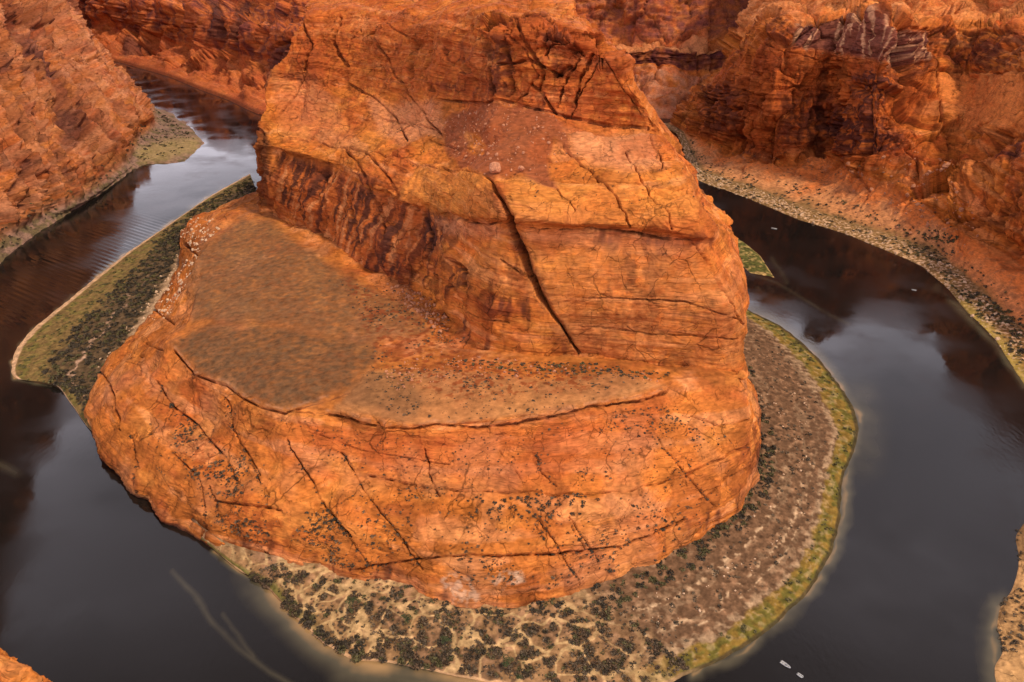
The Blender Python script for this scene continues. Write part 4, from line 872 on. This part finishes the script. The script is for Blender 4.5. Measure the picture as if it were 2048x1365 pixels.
def wS(key, r0, r1, thr=-.2):
    g_ = GRIDS[key]
    def f(a):
        r = g_[5][a[:, 0]]; return ((r > r0) & (r < r1))*(sstep(thr, thr+.25, fbm(g_[0][a[:, 0], a[:, 1]].astype(np.float32), 18, 2, 3.))+.03)
    return f
scatter('G', [(1380,250),(2100,300),(2100,900),(1380,420)], 520, .9, 2.4, [0,1,2], R6, wS('G', 1.15, 2.35))
scatter('G', [(1750,470),(1880,480),(1900,530),(1780,500)], 60, 1.2, 2.4, [0,1], R6)
scatter('G', [(1800,460),(1860,455),(1930,478),(1900,488),(1820,480)], 60, 1.5, 2.6, [0,1], R6)
scatter('G', [(1880,530),(2048,640),(2100,740),(2040,740),(1900,590)], 200, 1.2, 2.6, [0,1,1], R6, wS('G', 1.2, 2.5, -.4))
scatter('G', [(1400,280),(1900,350),(1900,520),(1400,400)], 200, .7, 1.4, [0,2], R6, wS('G', 2.1, 3.2))
scatter('D', [(0,200),(450,150),(450,350),(200,420),(0,560)], 420, 1.2, 2.6, [0,0,1], R7, wS('D', 1.1, 2.7))
scatter('H', [(1985,1190),(2060,1170),(2060,1310),(1990,1300)], 60, .6, 1.6, [0,2], R8)
scatter('H', [(2015,1050),(2060,1040),(2060,1130),(2030,1130)], 26, .7, 1.5, [0,2], R8)
def dist(p): return float(np.linalg.norm(np.array(p)-np.array((0, 0, CAMZ))))
def infr(p):
    u_, v_ = proj(np.array(p)[None]); return 0 < u_[0] < 2048 and 0 < v_[0] < 1365
order = sorted([s for s in spots if infr(s[0])], key=lambda s: -s[1]/dist(s[0])+(1 if s[3] not in (R1, R2, R3, R4, R5, R6, R7, R8, R9) else 0))
single, rest = order[:300], order[300:]
def third(u_, a, b, names):
    return names[int(min(len(names)-1, max(0, (u_-a)/(b-a)*len(names))))]
TREES_PX = [(1017, 1337, 'lone round green tree'), (706, 1215, 'green tree left of the sand clearing'), (890, 1290, 'tree beside the footpaths')]
def shrub_label(p, r, mi, reg):
    u_, v_ = [float(x[0]) for x in proj(np.array(p)[None])]
    sz = 'large' if r > 1.75 else 'mid-sized' if r > 1.25 else 'small'; co = ('dark brown', 'olive green', 'grey-brown', 'dry brown')[mi]; dn = ''; h = sz+' '+co+' shrub '
    if reg == R3:
        for a, b_, nm in TREES_PX:
            if math.hypot(u_-a, v_-b_) < 55: return h+'close to the '+nm
        w = 'near the water' if v_ > 1110+.30*(u_-430)+(60 if u_ < 700 else 40 if u_ < 900 else -20) else 'among the sandy paths' if v_ > 1235 else 'below the rock'
        return h+w+', '+third(u_, 430, 1330, ['far left', 'left', 'middle left', 'middle', 'middle right', 'right', 'far right'])+' of the point bar'
    if reg == R1: return h+'on the slickrock apron, '+third(v_, 860, 1180, ['high up under the shelf', 'halfway down', 'low near its foot'])+', '+third(u_, 300, 1500, ['left', 'centre', 'right'])
    if reg == R2: return h+'on the flat shelf, '+third(u_, 650, 1340, ['left', 'centre', 'right'])+', '+('against the cliff' if v_ < 745 else 'towards its rim')
    if reg == R9: return h+"at the butte's foot, "+(third(v_, 745, 1080, ['upper', 'upper middle', 'lower middle', 'lower'])+' right side' if u_ > 1400 else third(u_, 440, 1400, ['far left', 'left', 'middle left', 'middle', 'middle right', 'right', 'far right'])+' front')
    if reg == R4: return h+'in the left bank thicket, '+third(v_, 360, 850, ['far end', 'middle', 'near end'])
    if reg == R5: return h+'on the gravel bar, '+third(v_, 640, 1330, ['far end', 'middle', 'near end'])+(', by the water' if u_ > 1600 else '')
    if reg == R6: return h+'under the right canyon wall, '+third(u_, 1390, 2048, ['left', 'middle', 'right'])
    return h+reg.split('shrub ')[1]
def boulder_label(p, r, pl_, reg):
    u_, v_ = [float(x[0]) for x in proj(np.array(p)[None])]
    if reg not in (Q1, Q2, Q3, Q4, Q5, Q6): return reg
    h = ('large ' if r > 1.9 else 'mid-sized ' if r > 1.2 else 'small ')+('pale ' if pl_ else 'reddish ')
    if reg == Q1: return h+'boulder in the debris patch, '+third(v_, 205, 375, ['upper', 'middle', 'lower'])+' '+third(u_, 890, 1140, ['left', 'middle', 'right'])
    if reg == Q2: return h+'boulder at the upper cliff foot, '+third(u_, 760, 1320, ['far left', 'left', 'middle', 'right', 'far right'])+' of the rubble'+(', high up' if v_ < 640 else '')
    if reg == Q3: return h+'boulder on the waterline under the right wall, '+third(u_, 1390, 2048, ['far left', 'left', 'middle', 'right', 'far right'])
    if reg == Q4: return h+'boulder on the right wall talus, '+third(v_, 300, 520, ['upper', 'middle', 'lower'])+' '+third(u_, 1450, 1960, ['left', 'middle', 'right'])
    if reg == Q5: return h+"boulder on the butte's left edge, "+third(v_, 430, 850, ['far end', 'upper middle', 'lower middle', 'near end'])
    return h+'stone on the gravel bar, '+third(v_, 640, 1330, ['far end', 'middle', 'near end'])
GRP = {R1: 'shrubs dotted over the slickrock', R2: 'shrubs among the rubble on the shelf', R3: 'shrubs on the point bar', R4: 'shrubs of the left bank thicket', R5: 'shrubs on the gravel bar', R6: 'shrubs below the right canyon wall',
       R7: 'shrubs below the left canyon wall', R8: 'shrubs on the sandy spit', R9: 'shrubs along the foot of the butte'}
single = [q for q in single if q[3] in GRP]
for (p, r, mi, reg) in single:
    o = link('shrub', random.choice(shrub_meshes)[mi], None, shrub_label(p, r, mi, reg), 'shrub', GRP[reg])
    o.location = (p[0], p[1], p[2]-.12*r); o.rotation_euler = (0, 0, random.uniform(0, 6.28)); o.scale = (r, r*random.uniform(.8, 1.2), r*random.uniform(.75, 1.1))
VS, FS, MI, n0 = [], [], [], 0
small_pr = [leaf_cloud(np.random.default_rng(300+i), 20, flat=.75, size=.45) for i in range(8)]
for (p, r, mi, reg) in rest:
    V, Fq = random.choice(small_pr); a = random.uniform(0, 6.28); c, s = math.cos(a), math.sin(a)
    Vr = np.stack([V[:, 0]*c-V[:, 1]*s, V[:, 0]*s+V[:, 1]*c, V[:, 2]], -1)*r+np.array((p[0], p[1], p[2]-.12*r))
    VS.append(Vr); FS.append(Fq+n0); MI.append(np.full(len(Fq), mi, np.int32)); n0 += len(V)
me = mesh_np('scattered_shrubs', np.concatenate(VS), np.concatenate(FS), None, M_leaf, smooth=False)
me.polygons.foreach_set('material_index', np.concatenate(MI))
link('scattered_shrubs', me, 'stuff', 'low dark desert brush scattered over banks and slickrock', 'brush')
# trees: trunk, limbs and leaf clumps
def tube(pts, rad, seg=7):
    V, Fc = [], []
    for i, (p, r) in enumerate(zip(pts, rad)):
        p = Vector(p); d = (Vector(pts[min(i+1, len(pts)-1)])-Vector(pts[max(i-1, 0)])).normalized(); a = d.orthogonal().normalized(); b_ = d.cross(a)
        for k in range(seg):
            an = 2*math.pi*k/seg; V.append(tuple(p+a*math.cos(an)*r+b_*math.sin(an)*r))
    for i in range(len(pts)-1):
        for k in range(seg): Fc.append((i*seg+k, i*seg+(k+1) % seg, (i+1)*seg+(k+1) % seg, (i+1)*seg+k))
    return V, Fc
def tree(px, py, h, label, zz=3.5, seed=0):
    rng = np.random.default_rng(seed); x, y, z = atz(px, py, zz)
    root = link('riverside_tree', None, None, label, 'tree', 'trees on the point bar'); root.location = (x, y, z-.2)
    V, Fc = tube([(0,0,0),(.1,0,h*.25),(.05,.1,h*.5),(0,0,h*.75)], [.22,.17,.12,.05]); n = len(V); V = list(V); Fc = list(Fc)
    for k in range(6):
        a = rng.uniform(0, 6.28); z0 = h*rng.uniform(.2, .5); v2_, f2_ = tube([(0.05,0,z0),(math.cos(a)*h*.15, math.sin(a)*h*.15, z0+h*.12),(math.cos(a)*h*.3, math.sin(a)*h*.3, z0+h*.25)], [.1,.07,.03], 5)
        Fc += [tuple(i+len(V) for i in f) for f in f2_]; V += v2_
    link('trunk', mesh_np('trunk', np.array(V), np.array(Fc), None, [M_bark]), parent=root)
    Vs, Fs, n = [], [], 0
    for k in range(9):
        c = rng.normal(size=3)*np.array((.22, .22, .16))*h+np.array((0, 0, h*.55)); r = h*rng.uniform(.16, .28)
        V_, F_ = leaf_cloud(rng, 90, flat=.8, size=.16); Vs.append(V_*r+c); Fs.append(F_+n); n += len(V_)
    link('crown', mesh_np('crown', np.concatenate(Vs), np.concatenate(Fs), None, [M_green], smooth=False), parent=root)
tree(1017, 1337, 6.2, 'round green tree standing alone on pale sand near the bottom of the point bar', seed=1)
tree(706, 1215, 6.5, 'green tree among dark brush left of the pale sand clearing', seed=2)
tree(1035, 1358, 3.6, 'smaller dark tree just below the lone round green tree', seed=3)
tree(815, 1245, 5.5, 'bushy tree rising from the thicket in the middle of the point bar', seed=4)
tree(890, 1290, 5.0, 'dark bushy tree beside the sandy footpaths near the water', seed=5)
# boulders
def boulder_np(rng, n=2):
    import bmesh
    bm = bmesh.new(); bmesh.ops.create_icosphere(bm, subdivisions=n, radius=1)
    pl = rng.normal(size=(9, 3)); pl /= np.linalg.norm(pl, axis=1)[:, None]; dd = rng.uniform(.55, .9, 9)
    for v_ in bm.verts:
        c = np.array(v_.co)
        for q_, d_ in zip(pl, dd):
            e_ = c@q_-d_
            if e_ > 0: c = c-q_*e_
        v_.co = c+rng.normal(size=3)*.02
    V = np.array([v_.co[:] for v_ in bm.verts]); Fq = np.array([[v_.index for v_ in f.verts] for f in bm.faces]); bm.free(); return V, Fq
BP = [boulder_np(np.random.default_rng(500+i)) for i in range(6)]
BM = [mesh_np('boulder', V, Fq, None, [M_boul], smooth=False) for V, Fq in BP]; BMP = [mesh_np('boulder', V, Fq, None, [M_boulp], smooth=False) for V, Fq in BP]
bsp = []
def bscat(key, poly, n, r0, r1, pale_, reg, ew=None):
    for (k, i, j) in pick(key, poly, n, ew): bsp.append((GRIDS[key][0][i, j], r0+(r1-r0)*random.random()**3, pale_, reg))
Q1 = 'angular reddish boulder lying in the debris patch on the upper bench of the butte'
Q2 = 'fallen angular boulder in the rubble at the foot of the upper butte cliff'
Q3 = 'pale boulder on the waterline below the right canyon wall'
Q4 = 'reddish boulder on the talus slope of the right canyon wall'
Q5 = 'pale tan boulder on the left edge of the butte above the thicket'
Q6 = 'pale stone on the gravel bar right of the butte'
bscat('B', [(890,292),(893,240),(950,205),(1010,208),(1090,225),(1130,250),(1140,300),(1090,330),(1115,375),(1040,342),(975,352)], 320, .35, 1.6, False, Q1)
bscat('A', [(770,560),(870,575),(900,600),(900,690),(860,650),(800,600)], 260, .5, 2.0, False, Q2)
bscat('A', [(760,740),(880,700),(980,715),(1200,735),(1330,750),(1320,765),(1100,750),(900,760),(800,790)], 200, .4, 1.2, False, Q2)
bscat('G', [(1390,300),(1620,430),(1780,470),(1920,540),(2100,700),(2060,770),(1900,600),(1600,445),(1390,365)], 420, .7, 2.2, True, Q3, wS('G', 1.0, 1.9, -.6))
bscat('G', [(1700,330),(1900,300),(1960,470),(1900,520),(1700,430)], 260, .8, 3.0, False, Q4)
bscat('G', [(1450,300),(1700,330),(1700,420),(1480,360)], 160, .6, 1.6, False, Q4)
bscat('A', [(340,450),(420,430),(440,460),(370,520),(350,560),(300,600),(290,640),(330,640),(400,520)], 240, .7, 2.4, True, Q5)
bscat('C', ALL, 110, .4, 1.0, True, Q6, wC(.3, .8, 24, 34, .1))
bscat('C', ALL, 120, .8, 2.0, True, Q5, wC(.8, 1.05, 1, 6, -.6))
bsp.append((np.array(atr(990, 338, 477)), 4.0, False, 'large rounded boulder standing at the lower edge of the debris patch above the great crack'))
bsp.append((np.array(atr(1042, 338, 476)), 2.2, False, 'lone boulder right of the large rounded boulder on the debris patch'))
bo = sorted([s for s in bsp if infr(s[0])], key=lambda s: -s[1]/dist(s[0]))
BG = {Q1: 'boulders in the debris patch', Q2: 'boulders at the cliff foot', Q3: 'boulders on the far waterline', Q4: 'boulders on the talus', Q5: 'boulders on the left edge', Q6: 'stones on the gravel bar'}
for (p, r, pl_, reg) in bo[:200]:
    o = link('boulder', random.choice(BMP if pl_ else BM), None, boulder_label(p, r, pl_, reg), 'boulder', BG.get(reg))
    o.location = (p[0], p[1], p[2]+.1*r); o.rotation_euler = [random.uniform(0, 6.28) for _ in range(3)]; o.scale = (r, r*random.uniform(.7, 1.1), r*random.uniform(.6, .9))
VS, FS, MI, n0 = [], [], [], 0
for (p, r, pl_, reg) in bo[200:]:
    V, Fq = random.choice(BP); R_ = np.array(Euler([random.uniform(0, 6.28) for _ in range(3)]).to_matrix()); VS.append((V*np.array((1, .85, .7)))@R_.T*r+p); FS.append(Fq+n0); MI.append(np.full(len(Fq), int(pl_), np.int32)); n0 += len(V)
me = mesh_np('scattered_rocks', np.concatenate(VS), np.concatenate(FS), None, [M_boul, M_boulp], smooth=False); me.polygons.foreach_set('material_index', np.concatenate(MI))
link('scattered_rocks', me, 'stuff', 'loose rocks strewn over the talus, shelf and gravel bars', 'rocks')
# ================================================================== BOATS
M_hull = plain('boat_hull_white', (.42, .41, .40), .35, .05, 2); M_in = plain('boat_seat_grey', (.25, .25, .27), .6, .1, 3); M_mot = plain('outboard_black', (.03, .03, .03), .4, .1, 3); M_raft = plain('raft_rubber_grey', (.32, .32, .32), .5, .08, 3)
M_foam = plain('wake_foam', (.62, .62, .62), .6, .3, 1.2)
def boat(px, py, ln, ang, label, kind='motor'):
    x, y, _ = atz(px, py, 0); root = link('motor_boat' if kind == 'motor' else 'raft', None, None, label, 'boat' if kind == 'motor' else 'raft', 'boats on the river'); root.location = (x, y, 0); root.rotation_euler = (0, 0, ang)
    if kind == 'motor':
        V, Fc = [], []; n = 13
        for i in range(n):
            s = i/(n-1); w = ln*.17*min(1, (1-s)**.55*1.5)+.02; X = ln*(s-.5); sh_ = .55+.25*s*s
            for (yy, zz) in ((0, -.25+.3*s**4), (w*.8, -.05+.1*s), (w, sh_), (w*.86, sh_), (w*.72, .12), (0, .1)): V.append((X, yy, zz))
            for (yy, zz) in ((-w*.72, .12), (-w*.86, sh_), (-w, sh_), (-w*.8, -.05+.1*s)): V.append((X, yy, zz))
        for i in range(n-1):
            for k in range(10): Fc.append((i*10+k, i*10+(k+1) % 10, (i+1)*10+(k+1) % 10, (i+1)*10+k))
        Fc.append((0, 1, 9, 9)); 
        V = np.array(V); Fq = np.array(Fc[:-1]); link('hull', mesh_np('hull', V, Fq, None, [M_hull]), parent=root)
        def bx(nm, c, s_, m_):
            V = np.array([(c[0]+a*s_[0]/2, c[1]+b_*s_[1]/2, c[2]+d*s_[2]/2) for a in (-1, 1) for b_ in (-1, 1) for d in (-1, 1)])
            link(nm, mesh_np(nm, V, np.array([(0,1,3,2),(4,6,7,5),(0,4,5,1),(2,3,7,6),(0,2,6,4),(1,5,7,3)]), None, [m_], smooth=False), parent=root)
        for f in (-.28, -.05, .15): bx('seat', (ln*f, 0, .38), (ln*.06, ln*.24, .1), M_in)
        bx('outboard_motor', (-ln*.53, 0, .55), (.4, .4, .8), M_mot); bx('console', (ln*.04, ln*.05, .62), (.5, .5, .5), M_in)
    else:
        for s_ in (-1, 1):
            pts = [(-ln*.5, s_*ln*.14, .35), (-ln*.3, s_*ln*.2, .25), (ln*.3, s_*ln*.2, .25), (ln*.44, s_*ln*.12, .35), (ln*.5, 0, .5)]
            V, Fc = tube(pts, [.2, .28, .28, .25, .2], 8); link('side_tube', mesh_np('side_tube', np.array(V), np.array(Fc), None, [M_raft]), parent=root)
        for f in (-.3, 0, .28):
            V, Fc = tube([(ln*f, -ln*.19, .35), (ln*f, 0, .38), (ln*f, ln*.19, .35)], [.2, .2, .2], 8); link('thwart', mesh_np('thwart', np.array(V), np.array(Fc), None, [M_raft]), parent=root)
        V = np.array([(-ln*.45, -ln*.18, .12), (ln*.42, -ln*.14, .12), (ln*.42, ln*.14, .12), (-ln*.45, ln*.18, .12), (-ln*.45, -ln*.18, .04), (ln*.42, -ln*.14, .04), (ln*.42, ln*.14, .04), (-ln*.45, ln*.18, .04)])
        link('floor', mesh_np('floor', V, np.array([(0,1,2,3),(7,6,5,4),(0,4,5,1),(1,5,6,2),(2,6,7,3),(3,7,4,0)]), None, [M_raft], smooth=False), parent=root)
A_ = math.radians(-48)
boat(1548, 458, 6.5, math.radians(150), 'small white motor boat on the dark water right of the green bar')
boat(1828, 581, 4.2, math.radians(150), 'tiny pale raft on the dark water near the right bank', 'raft')
boat(1571, 1331, 5.0, A_, 'long pale grey motor boat near the bottom of the photo, right of the point bar')
boat(1600, 1352, 2.9, A_, 'short pale raft just ahead of the grey motor boat', 'raft')
